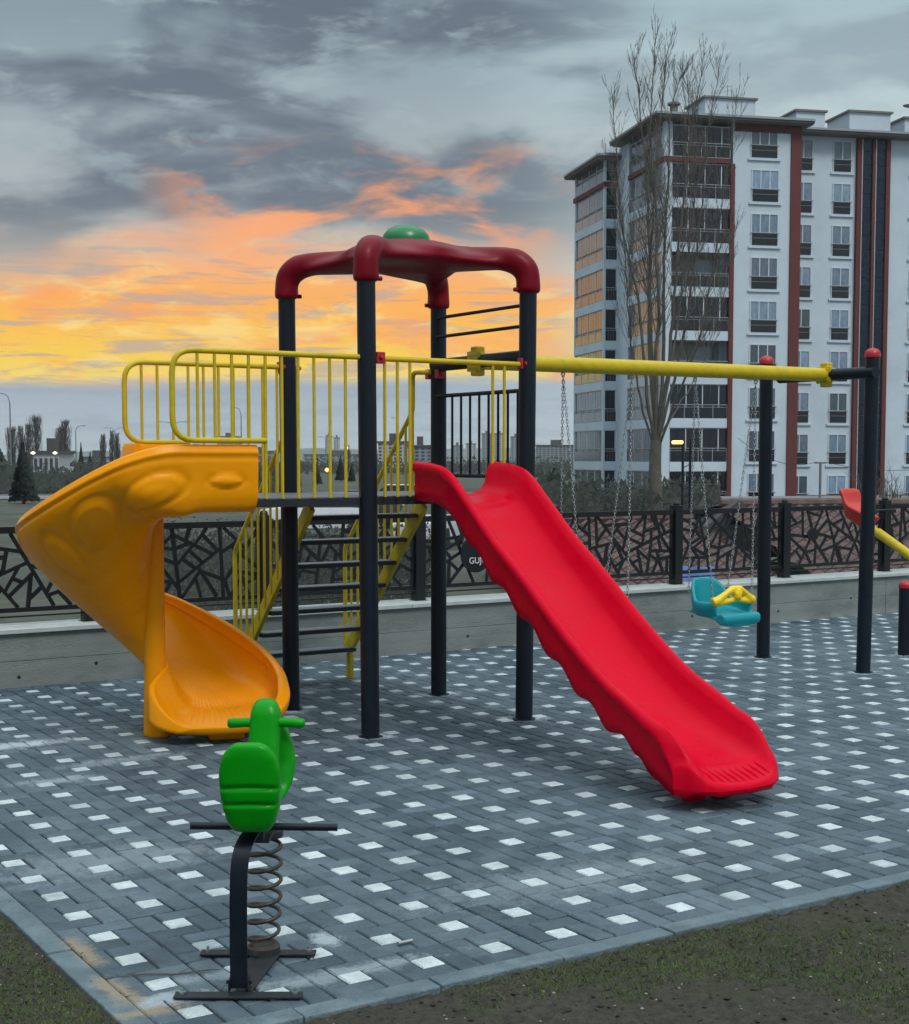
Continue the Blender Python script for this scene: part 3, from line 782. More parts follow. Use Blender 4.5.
PR_C = [(.80, 0), (.822, .12), (.815, .45), (.785, .75), (.72, .93), (.56, 1.0), (.40, 1.02), (.25, 1.0), (.12, .94), (.03, .86)]   # chute
PR_E = [(.772, 0), (.785, .12), (.78, .5), (.77, .8), (.72, .97), (.56, 1.0), (.40, 1.0), (.24, 1.0), (.12, 1.0), (.055, 1.0)]
def prof(theta):
    f = sstep(theta, 5, 40); g = sstep(theta, 195, 255); out = []
    for e, fu, c in zip(PR_E, PR_F, PR_C):
        r_ = e[0]*(1-f) + fu[0]*f; d_ = e[1]*(1-f) + fu[1]*f
        r_ = r_*(1-g) + c[0]*g; d_ = d_*(1-g) + c[1]*g
        out.append((r_, d_))
    return out
def dense(pts, n=8):
    return [(p.x, p.y) for p in catmull([(a, b_, 0) for a, b_ in pts], n)]
def oring(base, e, theta, rs_=1., rim=None, dep=None, innerwall=None, lip=1.):
    rim = interp(theta, TS, RS) if rim is None else rim; dep = interp(theta, TS, DS) if dep is None else dep
    pr = dense(prof(theta)); outer = []
    for (r_, d_) in pr: outer.append((r_*rs_, rim - d_*dep))
    inner = []
    iw = innerwall if innerwall is not None else .02 + .22*sstep(theta, 200, 262)
    m_ = len(pr)
    for i, (r_, d_) in enumerate(pr):
        f = i/(m_-1); th_ = .032
        if i < 12: inner.append((r_*rs_ - .048 - .016*i/12, rim - d_*dep - (.0 if i == 0 else .004)))
        else: inner.append((max(r_*rs_ - .064*(1-f), .05), rim - d_*dep + .045*min(1, (i-11)/12)))
    for i in range(len(inner)):
        r_, z_ = inner[i]
        if r_ < .26: k_ = (1 - (r_-.05)/.21); inner[i] = (r_ + .03*k_, z_ + iw*k_*k_)
    top_in = inner[-1]
    rim_out = [(pr[0][0]*rs_ - .040, rim + .006), (pr[0][0]*rs_ - .022, rim + .012), (pr[0][0]*rs_ - .006, rim + .008)]
    ring = inner[::-1] + rim_out + outer + [(.045, outer[-1][1] + .02), (.045, max(top_in[1] + .004, outer[-1][1] + .03)), (.06, top_in[1] + .008)]
    return [(base[0] + e[0]*r_, base[1] + e[1]*r_, z_) for r_, z_ in ring]
P = []; meta = []
for k in range(25):
    x = -1.357 - (.35)*k/24.; P.append(oring((x, OY), (0, -1), 0)); meta.append((x + 1.707, 0))
th_end = 292
for k in range(1, 291):
    th_ = th_end*k/290; t_ = R(th_); P.append(oring((OX, OY), (-math.sin(t_), -math.cos(t_)), th_)); meta.append((-R(th_)*.8, th_))
t_ = R(th_end); e_ = (-math.sin(t_), -math.cos(t_)); tg_ = (-math.cos(t_), math.sin(t_))
RE, DE = interp(th_end, TS, RS), interp(th_end, TS, DS)
for k in range(1, 25):
    s_ = .40*k/24.; f = k/24.; bx = (OX + tg_[0]*s_, OY + tg_[1]*s_)
    ring = oring(bx, e_, th_end, rim=RE - .185*f**1.5, dep=DE - .135*f**1.3, innerwall=.24*(1-f)**.8)
    # round the front corners
    q = math.sqrt(max(0, 1 - (max(0, f-.3)/.80)**2.6)); mid = .43
    ring2 = []
    for p in ring:
        r_ = (p[0]-bx[0])*e_[0] + (p[1]-bx[1])*e_[1]; r2 = mid + (r_-mid)*q - .09*sstep(f, 0, .5)*(1 - r_/.8); ring2.append((bx[0]+e_[0]*r2, bx[1]+e_[1]*r2, p[2]))
    P.append(ring2); meta.append((99, 999))
last = P[-1]
def shr(ring, f, d):
    cx = sum(p[0] for p in ring)/len(ring); cy = sum(p[1] for p in ring)/len(ring); cz = sum(p[2] for p in ring)/len(ring)
    return [(cx+(p[0]-cx)*(1-(1-f)*.3)+tg_[0]*d, cy+(p[1]-cy)*(1-(1-f)*.3)+tg_[1]*d, cz+(p[2]-cz)*f) for p in ring]
P += [shr(last, .7, .012), shr(last, .3, .02), shr(last, .03, .022)]
# embossed ovals on the outer wall (arc position, height below rim, half sizes, tilt)
OV = [(.15, .20, .11, .035, 0.), (-.29, .235, .19, .095, -.12), (-.70, .27, .17, .13, -.05), (-1.04, .33, .11, .15, .1), (-.90, .56, .26, .05, .1), (-.92, .68, .22, .03, .1)]
b = MB(); b.grid(P, closed_v=True); b.add(P[0], [tuple(range(len(P[0])))]); b.add(P[-1], [tuple(range(len(P[-1])))])
sp = b.build('spiral_slide', 'orange', tw, smooth=180, label='orange spiral slide curling down around its own central column')
# displacement of the outer wall
me = sp.data; nr = len(P[0]); m_ = len(dense(prof(0))); VN = [Vector(v.normal) for v in me.vertices]
for i, (arc, thv) in enumerate(meta):
    if arc == 99 or thv > 130: continue
    rim = interp(thv, TS, RS)
    for k in range(m_ + 3, m_ + 3 + m_):
        v = me.vertices[i*nr + k]; z_ = rim - v.co.z; bmp = 0.
        for (oa, oz, wa, wz, tl) in OV:
            dx = (arc - oa); dz = (z_ - oz) - tl*dx; q = math.hypot(dx/wa, dz/wz)
            bmp += .015*(1 - sstep(q, .70, .95)) + .010*(1 - sstep(q, .0, .7)) - .009*math.exp(-((q-1.08)/.09)**2)
        bmp += -.009*math.exp(-((z_-.060)/.010)**2) + .006*math.exp(-((z_-.035)/.012)**2)
        if bmp:
            d = VN[i*nr + k]
            rr_ = min(1, max(.2, ((Vector((OX, OY, 0)) - Vector((v.co.x, v.co.y, 0))).length - .25)/.4))
            v.co = v.co + d*bmp*rr_
# grooves on the run-out are real ribs lying on the chute surface
from mathutils.bvhtree import BVHTree
def drop(tree, x, y, z0):
    hit = tree.ray_cast(Vector((x, y, z0)), Vector((0, 0, -1))); return hit[0].z if hit[0] is not None else None
spt = BVHTree.FromPolygons([v.co.copy() for v in me.vertices], [tuple(p.vertices) for p in me.polygons])
b = MB()
S0 = Vector((OX - math.sin(R(238))*.42, OY - math.cos(R(238))*.42, 0)); tE = R(th_end)
for k in range(11):
    f = k/10.; pts = []
    r1 = .20 + .40*f
    E1 = Vector((OX - math.sin(tE)*r1 + tg_[0]*.36, OY - math.cos(tE)*r1 + tg_[1]*.36, 0)); r0 = .36 + .16*f
    A1 = Vector((OX - math.sin(R(236))*r0, OY - math.cos(R(236))*r0, 0)); C1 = Vector((OX - math.sin(R(272))*(r0*.6+r1*.42), OY - math.cos(R(272))*(r0*.6+r1*.42), 0))
    for j in range(25):
        t_ = j/24.; p = A1*(1-t_)**2 + C1*2*t_*(1-t_) + E1*t_*t_; z_ = drop(spt, p.x, p.y, .62)
        if z_ is not None: pts.append((p.x, p.y, z_ - .001))
    n_ = len(pts)
    if n_ > 4: b.tube(pts, [.0012 + .0045*math.sin(math.pi*min(1, (q_+.5)/n_))**.6 for q_ in range(n_)], 6)
b.build('run_out_ribs', 'orange', sp, smooth=180)
# column, far entry wall, entry floor, feet
b = MB(); b.tube([(OX, OY, .40), (OX, OY, 1.40)], .065, 24); b.build('column', 'orange', sp, smooth=60)
b = MB(); b.tube([(OX, OY, -.01), (OX, OY, .10), (OX, OY, .28), (OX, OY, .50)], [.078, .074, .070, .066], 24); b.tube([(OX+.02, OY-.04, -.01), (OX+.03, OY-.04, .12), (OX+.12, OY-.06, .24)], [.06, .05, .04], 16)
b.build('column_foot', 'orange', sp, remesh=.012, rsm=5)
b = MB()
path = [(-1.357, .56), (-1.62, .56), (-1.72, .52), (-1.76, .42), (-1.75, .26)]
pp = catmull([(x, y, 0) for x, y in path], 5)
P = []
for i, p in enumerate(pp):
    d = (pp[min(i+1, len(pp)-1)] - pp[max(i-1, 0)]).normalized(); n_ = Vector((-d.y, d.x, 0))
    P.append([p + n_*.0 + Vector((0,0,1.40)), p - n_*.045 + Vector((0,0,1.40)), p - n_*.045 + Vector((0,0,1.79)), p - n_*.03 + Vector((0,0,1.815)), p - n_*.01 + Vector((0,0,1.815)), p + Vector((0,0,1.79))])
b.grid(P, closed_v=True); b.add(P[0], [tuple(range(6))]); b.add(P[-1], [tuple(range(6))])
b.build('entry_wall', 'orange', sp, smooth=45)
b = MB(); b.b2((-1.75, .16, 1.402), (-1.36, .55, 1.445)); b.build('entry_floor', 'orange', sp, bevel=.01)
t_ = R(288)
b = MB(); cx, cy = OX - math.sin(t_)*.42 + tg_[0]*.10, OY - math.cos(t_)*.42 + tg_[1]*.10
b.box((cx, cy, .035), (.34, .22, .075), rz=-t_ + math.pi/2*0); b.build('slide_foot', 'orange', sp, bevel=.02)

# ---- swing beam, swing posts, cross bars (bolted to the tower)
beamA = Vector((h, 0.02, 2.385)); Ee = Vector((4.05, .62, 0)); Ff = Vector((4.09, -.39, 0)); beamB = (Ee + Ff)/2; beamB.z = 2.40
b = MB(); b.tube([beamA, beamB + Vector((.02, 0, 0))], .056, 24); sbm = b.build('swing_beam', 'yellow', tw, smooth=50)
b = MB(); b.tube([(h, -h, 2.385), (h, h, 2.385)], .045, 20); b.build('cross_bar', 'post', tw, smooth=50)
b = MB(); b.tube([Ee + Vector((0,0,2.40)), Ff + Vector((0,0,2.40))], .048, 20); b.build('cross_bar', 'post', tw, smooth=50)
for c_, ang in ((beamA, 0), (beamB, 0)):
    b = MB(); b.box((c_.x, c_.y, c_.z), (.10, .13, .11)); b.box((c_.x, c_.y, c_.z+.075), (.075, .075, .05)); b.box((c_.x, c_.y, c_.z-.075), (.075, .075, .05)); b.box((c_.x-.03, c_.y, c_.z), (.02, .16, .14))
    b.build('beam_clamp', 'yellow', tw, bevel=.012)
Rw = Matrix.Rotation(-TA, 3, 'Z')
def to_loc(p): q = Rw @ (Vector((p[0], p[1], 0)) - Vector((CT.x, CT.y, 0))); return q
for (px, py, tx, topz) in ((763, 657, 766.5, 2.53), (863, 672, 872.5, 2.53)):
    g_ = gnd(px, py); l0 = to_loc(g_); t2 = at(tx, 365, g_.y); l1 = to_loc(t2); l1.z = topz
    b = MB(); b.tube([(l0.x, l0.y, -.05), l1], .057, 28); b.lathe([(.075, -.004), (.078, .004), (.06, .008)], (l0.x, l0.y, 0), 20); ps = b.build('swing_post', 'post', tw, smooth=40)
    b = MB(); b.lathe([(.062, -.01), (.064, .012), (.058, .035), (.04, .055), (.012, .064)], l1[:], 24); b.build('post_cap', 'capred', ps, smooth=60)

# ---- swings hung on chains
bA = CT + Matrix.Rotation(TA, 3, 'Z') @ Vector((beamA.x, beamA.y, 0)); bB = CT + Matrix.Rotation(TA, 3, 'Z') @ Vector((beamB.x, beamB.y, 0))
bd = (bB - bA).normalized(); SA = math.atan2(bd.y, bd.x)
def beam_at(px):
    r = (px - PX)/F; t_ = (r*bA.y*1.0 - bA.x)/(bd.x - r*bd.y); return bA + bd*t_
def chain_mb(a, b_):
    m = MB(); a, b_ = Vector(a), Vector(b_); d = b_ - a; n = int(d.length/.0235); dn = d.normalized(); u = dn.orthogonal().normalized(); v = dn.cross(u)
    for k in range(n):
        c = a + d*(k+.5)/n; s1, s2 = (u, v) if k % 2 else (v, u); pts = []
        for j in range(8):
            t_ = 2*math.pi*j/8; pts.append(c + s1*.0075*math.cos(t_)*1.1 + dn*.0165*math.sin(t_))
        m.tube(pts, .0026, 5, closed=True)
    return m
def make_swing(label):
    """local: x along beam, -y towards the front, origin on the ground below the seat"""
    t = thing('swing', label, 'swing', (0,0,0), 0, 'swings hung from the yellow beam')
    b = MB(); zs = .50
    # pan
    P = []
    for i in range(9):
        y = .20 - .40*i/8; zz = zs + .02*math.cos(i/8*math.pi*1.0) - .035*sstep(-y, .08, .2); w_ = .195 + .02*i/8
        P.append([(w_*math.cos(a), y, zz + .028*math.sin(a)) for a in [2*math.pi*k/14 for k in range(14)]])
    b.grid(P, closed_v=True); b.add(P[0], [tuple(range(14))]); b.add(P[-1], [tuple(range(14))])
    b.tube([(-.20, -.175, zs-.018), (.20, -.175, zs-.018)], .046, 14)
    # wrap-round back
    P = []
    for i in range(21):
        f = i/20; a = math.pi*(-.16 + 1.32*f); x = .20*math.cos(a); y = .02 + .20*max(0, math.sin(a)) - (.10 if math.sin(a) < .0 else 0)*abs(math.sin(a))*3
        tp = zs + .115 + .165*sstep(math.sin(a), .25, .95); k_ = 1.0
        nx_, ny_ = math.cos(a), max(0, math.sin(a))
        P.append([(x, y, zs-.02), (x + nx_*.02, y + ny_*.02, zs+.02), (x + nx_*.035, y + ny_*.04, (zs+tp)/2), (x + nx_*.03, y + ny_*.05, tp-.01), (x + nx_*.012, y + ny_*.03, tp), (x - nx_*.002, y + ny_*.02, tp-.01), (x - nx_*.006, y + ny_*.0, (zs+tp)/2), (x - nx_*.022, y - ny_*.02, zs)])
    b.grid(P, closed_v=True); b.add(P[0], [tuple(range(8))]); b.add(P[-1], [tuple(range(8))])
    b.build('seat', 'teal', t, remesh=.010, rsm=12)
    b = MB(); zb = zs + .12
    b.tube([(-.215, -.10, zb-.01), (-.17, -.115, zb+.005), (-.10, -.13, zb+.055), (-.04, -.135, zb+.085), (.04, -.135, zb+.085), (.10, -.13, zb+.055), (.17, -.115, zb+.005), (.215, -.10, zb-.01)], [.038,.034,.024,.032,.032,.024,.034,.038], 12)
    b.tube([(-.20, -.105, zb-.025), (-.09, -.13, zb-.005), (0, -.135, zb+.01), (.09, -.13, zb-.005), (.20, -.105, zb-.025)], .023, 12)
    for k in range(5):
        a = 2*math.pi*k/5 + .3; b.tube([(0, -.16, zb+.045), (.036*math.cos(a), -.155, zb+.045+.036*math.sin(a))], .022, 10)
    b.lathe([(.03, -.02), (.035, 0), (.03, .02)], (0,0,0), 12); b.v[-36:] = [(x, -.165 + z*.3, y + zb + .045) for x, y, z in b.v[-36:]]
    b.build('safety_bar', 'seatyel', t, remesh=.008, rsm=4)
    for sx in (-1, 1):
        top = (sx*.325, 0, 2.325)
        b = MB(); b.tube([(sx*.325, 0, 2.38), (sx*.325, 0, 2.33)], .012, 8); b.tube([(sx*.325 + .016*math.cos(a), 0, 2.325 + .016*math.sin(a)) for a in [2*math.pi*k/10 for k in range(10)]], .004, 6, closed=True)
        b.build('hanger', 'galv', t, smooth=60)
        for sy in (-1, 1):
            bot = (sx*.21, -.10 if sy < 0 else .17, zs + (.13 if sy < 0 else .15)); b = chain_mb(top, bot); b.build('chain', 'galv', t, smooth=180)
    return t
s1 = make_swing('teal bucket swing with yellow safety bar, hanging right of the red slide')
c1 = (beam_at(694) + beam_at(754))/2; s1.location = (c1.x, c1.y, 0); s1.rotation_euler = (0, 0, SA)
c2 = (beam_at(563) + beam_at(630.5))/2
copy_tree(s1, (c2.x, c2.y, 0), SA, 'swing with its seat hidden behind the red slide and only chains showing')

# ---- seesaw
pv = at(940, 577, 12.7)
sa = thing('seesaw', 'yellow tube seesaw with worn red seat raised high beyond the swing posts', 'seesaw', (pv.x, pv.y, 0), R(122.6))
L1, up_ = 1.10, R(27)
def sp3(s): return Vector((s*math.cos(up_), 0, pv.z + s*math.sin(up_)))
b = MB(); b.tube([sp3(-L1*.95), sp3(L1*.86)], .042, 20); b.build('beam', 'yellow', sa, smooth=50)
for sg in (1, -1):
    b = MB(); T = Matrix.Translation(sp3(L1*sg)) @ Matrix.Rotation(-up_, 4, 'Y') @ (Matrix.Rotation(math.pi, 4, 'Z') if sg < 0 else Matrix.Identity(4))
    P = []
    for i in range(10):
        f = i/9; x = -.22 + .40*f; lift = .09*sstep(f, .62, 1.0); w_ = .075 + .055*sstep(f, .1, .6)
        cc = Vector((x - .05*sstep(f, .7, 1)*0, 0, .06 + lift))
        P.append([T @ (cc + Vector((0, w_*math.cos(a),   .05*math.sin(a) + .03*abs(math.cos(a))**3))) for a in [2*math.pi*k/14 for k in range(14)]])
    b.grid(P, closed_v=True); b.add(P[0], [tuple(range(14))]); b.add(P[-1], [tuple(range(14))])
    b.tube([T @ Vector((-.2, 0, 0)), T @ Vector((.05, 0, .01)), T @ Vector((.14, 0, .10))], [.055, .07, .05], 14)
    b.build('seat', 'seesawred', sa, remesh=.012, rsm=5)
    b = MB(); b.tube([T @ Vector((-.30, -.13, .20)), T @ Vector((-.30, -.12, .22)), T @ Vector((-.30, 0, .22)), T @ Vector((-.30, .12, .22)), T @ Vector((-.30, .13, .20))], .012, 8); b.tube([T @ Vector((-.30, 0, 0)), T @ Vector((-.30, 0, .22))], .012, 8)
    b.build('handle', 'post', sa, smooth=50)
gp = gnd(904, 655)
for sg in (1, -1):
    o_ = Vector((gp.x - pv.x, gp.y - pv.y, 0)); o_ = Matrix.Rotation(-R(122.6), 3, 'Z') @ o_
    if sg < 0: o_ = Vector((-o_.x, -o_.y, 0))
    b = MB(); b.tube([(o_.x, o_.y, -.03), (o_.x, o_.y, .60)], .054, 24); q = b.build('support_post', 'post', sa, smooth=40)
    b = MB(); b.lathe([(.058, -.01), (.060, .012), (.054, .03), (.036, .048), (.01, .055)], (o_.x, o_.y, .60), 20); b.build('post_cap', 'capred', q, smooth=60)
b = MB(); o_ = Matrix.Rotation(-R(122.6), 3, 'Z') @ Vector((gp.x - pv.x, gp.y - pv.y, 0)); b.tube([(o_.x, o_.y, .50), (-o_.x, -o_.y, .50)], .03, 12); b.tube([(0, 0, .5), (0, 0, pv.z)], .03, 12); b.build('cross_bar', 'post', sa, smooth=50)

# ---- spring rider (green scooter)
RX = -.668
sr = thing('spring_rider', 'green plastic scooter on a coil spring with black footrest bar in the foreground', 'spring rider', (RX, 4.95, 0), 0)
b = MB(); b.b2((-.245, -.275, .006), (.165, -.225, .014)); b.b2((-.23, .13, .006), (.17, .18, .014)); b.b2((-.055, -.2245, .004), (.0, .1295, .012))
b.add([(-.05, -.22, .012), (.0, -.22, .012), (.05, .13, .012), (-.02, .13, .012), (-.05, -.22, .016), (.0, -.22, .016), (.05, .13, .016), (-.02, .13, .016)], [(0,1,2,3), (4,5,6,7), (0,1,5,4), (2,3,7,6), (1,2,6,5), (0,3,7,4)])
bs = b.build('base_frame', 'frame', sr, bevel=.002)
for x_, y_ in ((-.22,-.25), (.14,-.25), (-.205,.155), (.145,.155)):
    c = MB(); c.tube([(x_, y_, .010), (x_, y_, .022)], .010, 6); c.tube([(x_, y_, .02), (x_, y_, .034)], .0045, 8); c.build('anchor_bolt', 'galv', bs, smooth=40)
b = MB(); pts = []
for k in range(7*24+1):
    t_ = k/24.; z_ = .030 + .395*k/(7*24.); a = 2*math.pi*t_; r_ = .050 + .006*math.sin(k/(7*24.)*math.pi)
    pts.append((-.012 + .012*k/168. + r_*math.cos(a), .155 + r_*math.sin(a), z_))
b.tube(pts, .0068, 8); b.lathe([(.058, .014), (.058, .034), (.045, .040)], (-.012, .155, 0), 24)
b.build('coil_spring', 'spring', sr, smooth=60)
b = MB(); P = []
pth = catmull([(-.043, -.215, .02), (-.043, -.217, .14), (-.042, -.218, .28), (-.039, -.212, .39), (-.030, -.185, .45), (-.015, -.12, .478), (0, -.03, .487), (0, .06, .487)], 6)
for i, p in enumerate(pth):
    d = (pth[min(i+1, len(pth)-1)] - pth[max(i-1, 0)]).normalized(); n_ = Vector((1,0,0)).cross(d)
    P.append([p + Vector((-.028,0,0)) + n_*.004, p + Vector((.028,0,0)) + n_*.004, p + Vector((.028,0,0)) - n_*.004, p + Vector((-.028,0,0)) - n_*.004])
b.grid(P, closed_v=True); b.add(P[0], [(0,1,2,3)]); b.add(P[-1], [(0,1,2,3)])
b.b2((-.075, -.235, .016), (-.069, -.18, .05)); b.b2((-.017, -.235, .016), (-.011, -.18, .05)); b.tube([(-.085, -.205, .036), (-.002, -.205, .036)], .006, 8)
b.build('guide_strip', 'post', sr, smooth=40)
b = MB(); b.b2((-.035, -.03, .425), (.035, .20, .433)); b.tube([(-.018, -.02, .43), (-.012, -.03, .50)], .018, 12); b.b2((-.018, -.05, .433), (.018, .20, .484)); b.lathe([(.06, .40), (.06, .426)], (0, .155, 0), 20); b.build('spring_mount', 'frame', sr, bevel=.003)
b = MB(); b.tube([(-.232, 0, .477), (.260, 0, .471)], .0125, 14); b.build('footrest', 'post', sr, smooth=50)
# body
b = MB()
def slab(rows, n=18, pw=.55):
    """rows: (centre, half width x, half depth along dir, dir vector)"""
    P = []
    for (c, hx, hd, dv) in rows:
        c = Vector(c); dv = Vector(dv).normalized(); ring = []
        for k in range(n):
            a = 2*math.pi*k/n; ca_, sa_ = math.cos(a), math.sin(a)
            ring.append(c + Vector((1,0,0))*hx*math.copysign(abs(ca_)**pw, ca_) + dv*hd*math.copysign(abs(sa_)**pw, sa_))
        P.append(ring)
    b.grid(P, closed_v=True); b.add(P[0], [tuple(range(n))]); b.add(P[-1], [tuple(range(n))])
X0 = -.0
Y = (0, 1, .15)
slab([((X0, -.175, .515), .062, .045, Y), ((X0, -.185, .545), .078, .055, Y), ((X0, -.205, .60), .092, .052, Y), ((X0, -.222, .66), .099, .043, Y), ((X0, -.235, .72), .098, .034, Y), ((X0, -.245, .765), .085, .028, Y), ((X0, -.250, .795), .062, .022, Y), ((X0, -.252, .806), .04, .015, Y)])
# rear body / seat
Zd = (0, 0, 1)
slab([((X0, -.20, .565), .08, .05, Zd), ((X0, -.12, .575), .082, .055, Zd), ((X0, -.03, .57), .075, .045, Zd), ((X0, .04, .55), .062, .03, Zd), ((X0, .12, .535), .06, .022, Zd), ((X0, .2, .54), .06, .025, Zd)])
slab([((X0, -.19, .64), .07, .022, Zd), ((X0, -.12, .645), .078, .02, Zd), ((X0, -.04, .635), .07, .02, Zd), ((X0, 0, .615), .05, .016, Zd)])
slab([((X0, -.12, .53), .06, .05, Y), ((X0, -.12, .64), .065, .07, Y)])
# front shield and column
slab([((X0+.004, .19, .53), .06, .03, Y), ((X0+.004, .225, .58), .085, .032, Y), ((X0+.004, .25, .65), .093, .032, Y), ((X0+.004, .255, .72), .078, .032, Y), ((X0+.002, .248, .78), .056, .032, Y), ((X0, .235, .83), .042, .035, Y)])
slab([((X0-.006, .12, .55), .058, .03, Y), ((X0-.006, .155, .62), .056, .035, Y), ((X0-.006, .18, .70), .054, .04, Y), ((X0-.006, .205, .78), .054, .045, Y), ((X0-.006, .215, .83), .050, .045, Y), ((X0-.006, .22, .855), .040, .036, Y), ((X0-.006, .222, .868), .022, .02, Y)])
slab([((X0, .27, .52), .04, .07, Y), ((X0, .29, .58), .045, .08, Y), ((X0, .28, .64), .035, .06, Y)])
body = b.build('scooter_body', 'green', sr, remesh=.0065, rsm=7)
for v in body.data.vertices:                                       # grooves across the back of the seat
    if v.co.y < -.2 and v.co.z < .75:
        for zg in (.60, .655):
            v.co.y += .010*math.exp(-((v.co.z - zg - .01*math.cos(v.co.x*12))/.0065)**2)
b = MB()
b.tube([(-.133, .19, .789), (-.126, .19, .789), (-.075, .198, .79), (.075, .198, .79), (.126, .19, .789), (.133, .19, .789)], [.012, .0175, .0165, .0165, .0175, .012], 14)
b.build('handlebar', 'green', sr, smooth=60)
sr.location.y -= .10; sr.location.x += .016
for ch in sr.children:
    if ch.name.split('.')[0] in ('coil_spring', 'guide_strip'): ch.scale.z = 1.05
    elif ch.name.split('.')[0] in ('spring_mount', 'footrest', 'scooter_body', 'handlebar'): ch.location.z = .021
# a stub of pipe left lying on the paving
g_ = gnd(405, 944); b = MB(); b.tube([(-.03, 0, .007), (.03, 0, .007)], .007, 10); o = b.build('pipe_stub', 'galv', None, smooth=40); o.location = (g_.x, g_.y, 0); o.rotation_euler = (0, 0, R(35)); tag(o, 'short grey stub of pipe lying loose on the dark paving', 'debris')
b = MB(); g_ = gnd(170, 975); b.tube([(-.16, 0, .003), (-.08, .008, .006), (.02, -.004, .004), (.13, .01, .008), (.17, .0, .012)], [.002, .003, .003, .0025, .001], 6); b.tube([(.02, -.004, .004), (.06, .03, .008)], [.002, .001], 5)
o = b.build('fallen_twig', 'twig', None, smooth=40); o.location = (g_.x, g_.y, 0); o.rotation_euler = (0, 0, R(8)); tag(o, 'thin dry twig lying on the paving left of the spring rider', 'twig')

# ================================================================== APARTMENT BUILDING
BA = math.atan2(.213, .977); BX = Vector((14.05, 100, 0))
ap = thing('apartment_building', 'tall white apartment building with maroon bands, glazed balconies and low dark roof, behind the fence', 'building', BX[:], BA)
ZG, ZE = -1.2, 24.25; FH = 2.955; Z0 = 21.75                          # Z0 = parapet level of the top floor balconies
def bpart(name, m, boxes, parent=ap, bevel=0, label=None):
    b = MB()
    for lo, hi in boxes: b.b2(lo, hi)
    return b.build(name, m, parent, bevel=bevel, label=label)
bpart('wall', 'bwhite', [((4.9, 0, ZG), (9.75, 2.45, ZE)), ((1.5, 1.6, ZG), (27, 17, ZE)), ((.0, 7.2, ZG), (1.5, 9.5, ZE)), ((-1.1+1.3, 9.5, ZG), (1.5, 17, ZE))][:1] + [((1.5, 1.6, ZG), (4.9, 15, ZE-.01)), ((4.9, 2.45, ZG), (27, 15, ZE)), ((.0, 7.2, ZG), (1.5, 9.5, ZE-.02)), ((.3, 10.9, ZG), (1.5, 17, ZE-.03))])
bpart('corner_column', 'bwhite', [((0, 0, ZG), (.55, .45, ZE-.1))])
bpart('corner_column', 'bwhite', [((-1.1, 9.5-.02, ZG), (-.95, 9.75, ZE-.3)), ((-1.1, 16.6, ZG), (-.9, 16.9, ZE-.3)), ((-.1, 9.46, ZG), (.3, 9.8, ZE-.3))])
bpart('maroon_frame', 'bred', [((4.72, -.12, ZG), (5.02, .3, Z0-.25)), ((.56, -.10, Z0-.25), (4.72, .15, Z0+.08)), ((-.10, -.1, Z0-.25), (.555, .4, Z0+.08)), ((-.10, .4, Z0-.25), (.12, 7.2, Z0+.08)),
     ((-1.2, 9.42, Z0-.30), (-.1, 9.7, Z0+.05)), ((-1.2, 9.7, Z0-.30), (-1.0, 17.0, Z0+.05)), ((-1.2, 9.42, Z0-.30-8*FH-.1), (.3, 9.6, Z0-8*FH+.15)), ((.1, -.1, Z0-.25-8*FH+.3), (4.72, .1, Z0+.35-8*FH))])
bpart('maroon_frame', 'bred', [((9.1, -.12, ZG), (9.75+.1, .6, ZE-.02)), ((5.02, -.12, ZE-.55), (9.1, .2, ZE-.02)), ((9.752, .6, ZG), (9.85, 2.44, ZE-.02))])
bpart('stair_frame', 'bred', [((15.2, 2.15, ZG), (15.52, 2.45, ZE-.1)), ((16.36, 2.12, ZG), (16.58, 2.45, ZE-.1)), ((17.42, 2.15, ZG), (17.74, 2.45, ZE-.1))])
def strip_panel(x0, x1):
    o = bpart('cladding_strip', 'bpanel', [((x0, 2.28, ZG + k*.98), (x1, 2.44, ZG + k*.98 + .955)) for k in range(26)])
    bpart('joint', 'bmull', [((x0+.0, 2.10, ZG), (x0+.04, 2.3, ZE-.15))], o)
strip_panel(15.52, 16.36); strip_panel(16.58, 17.42)
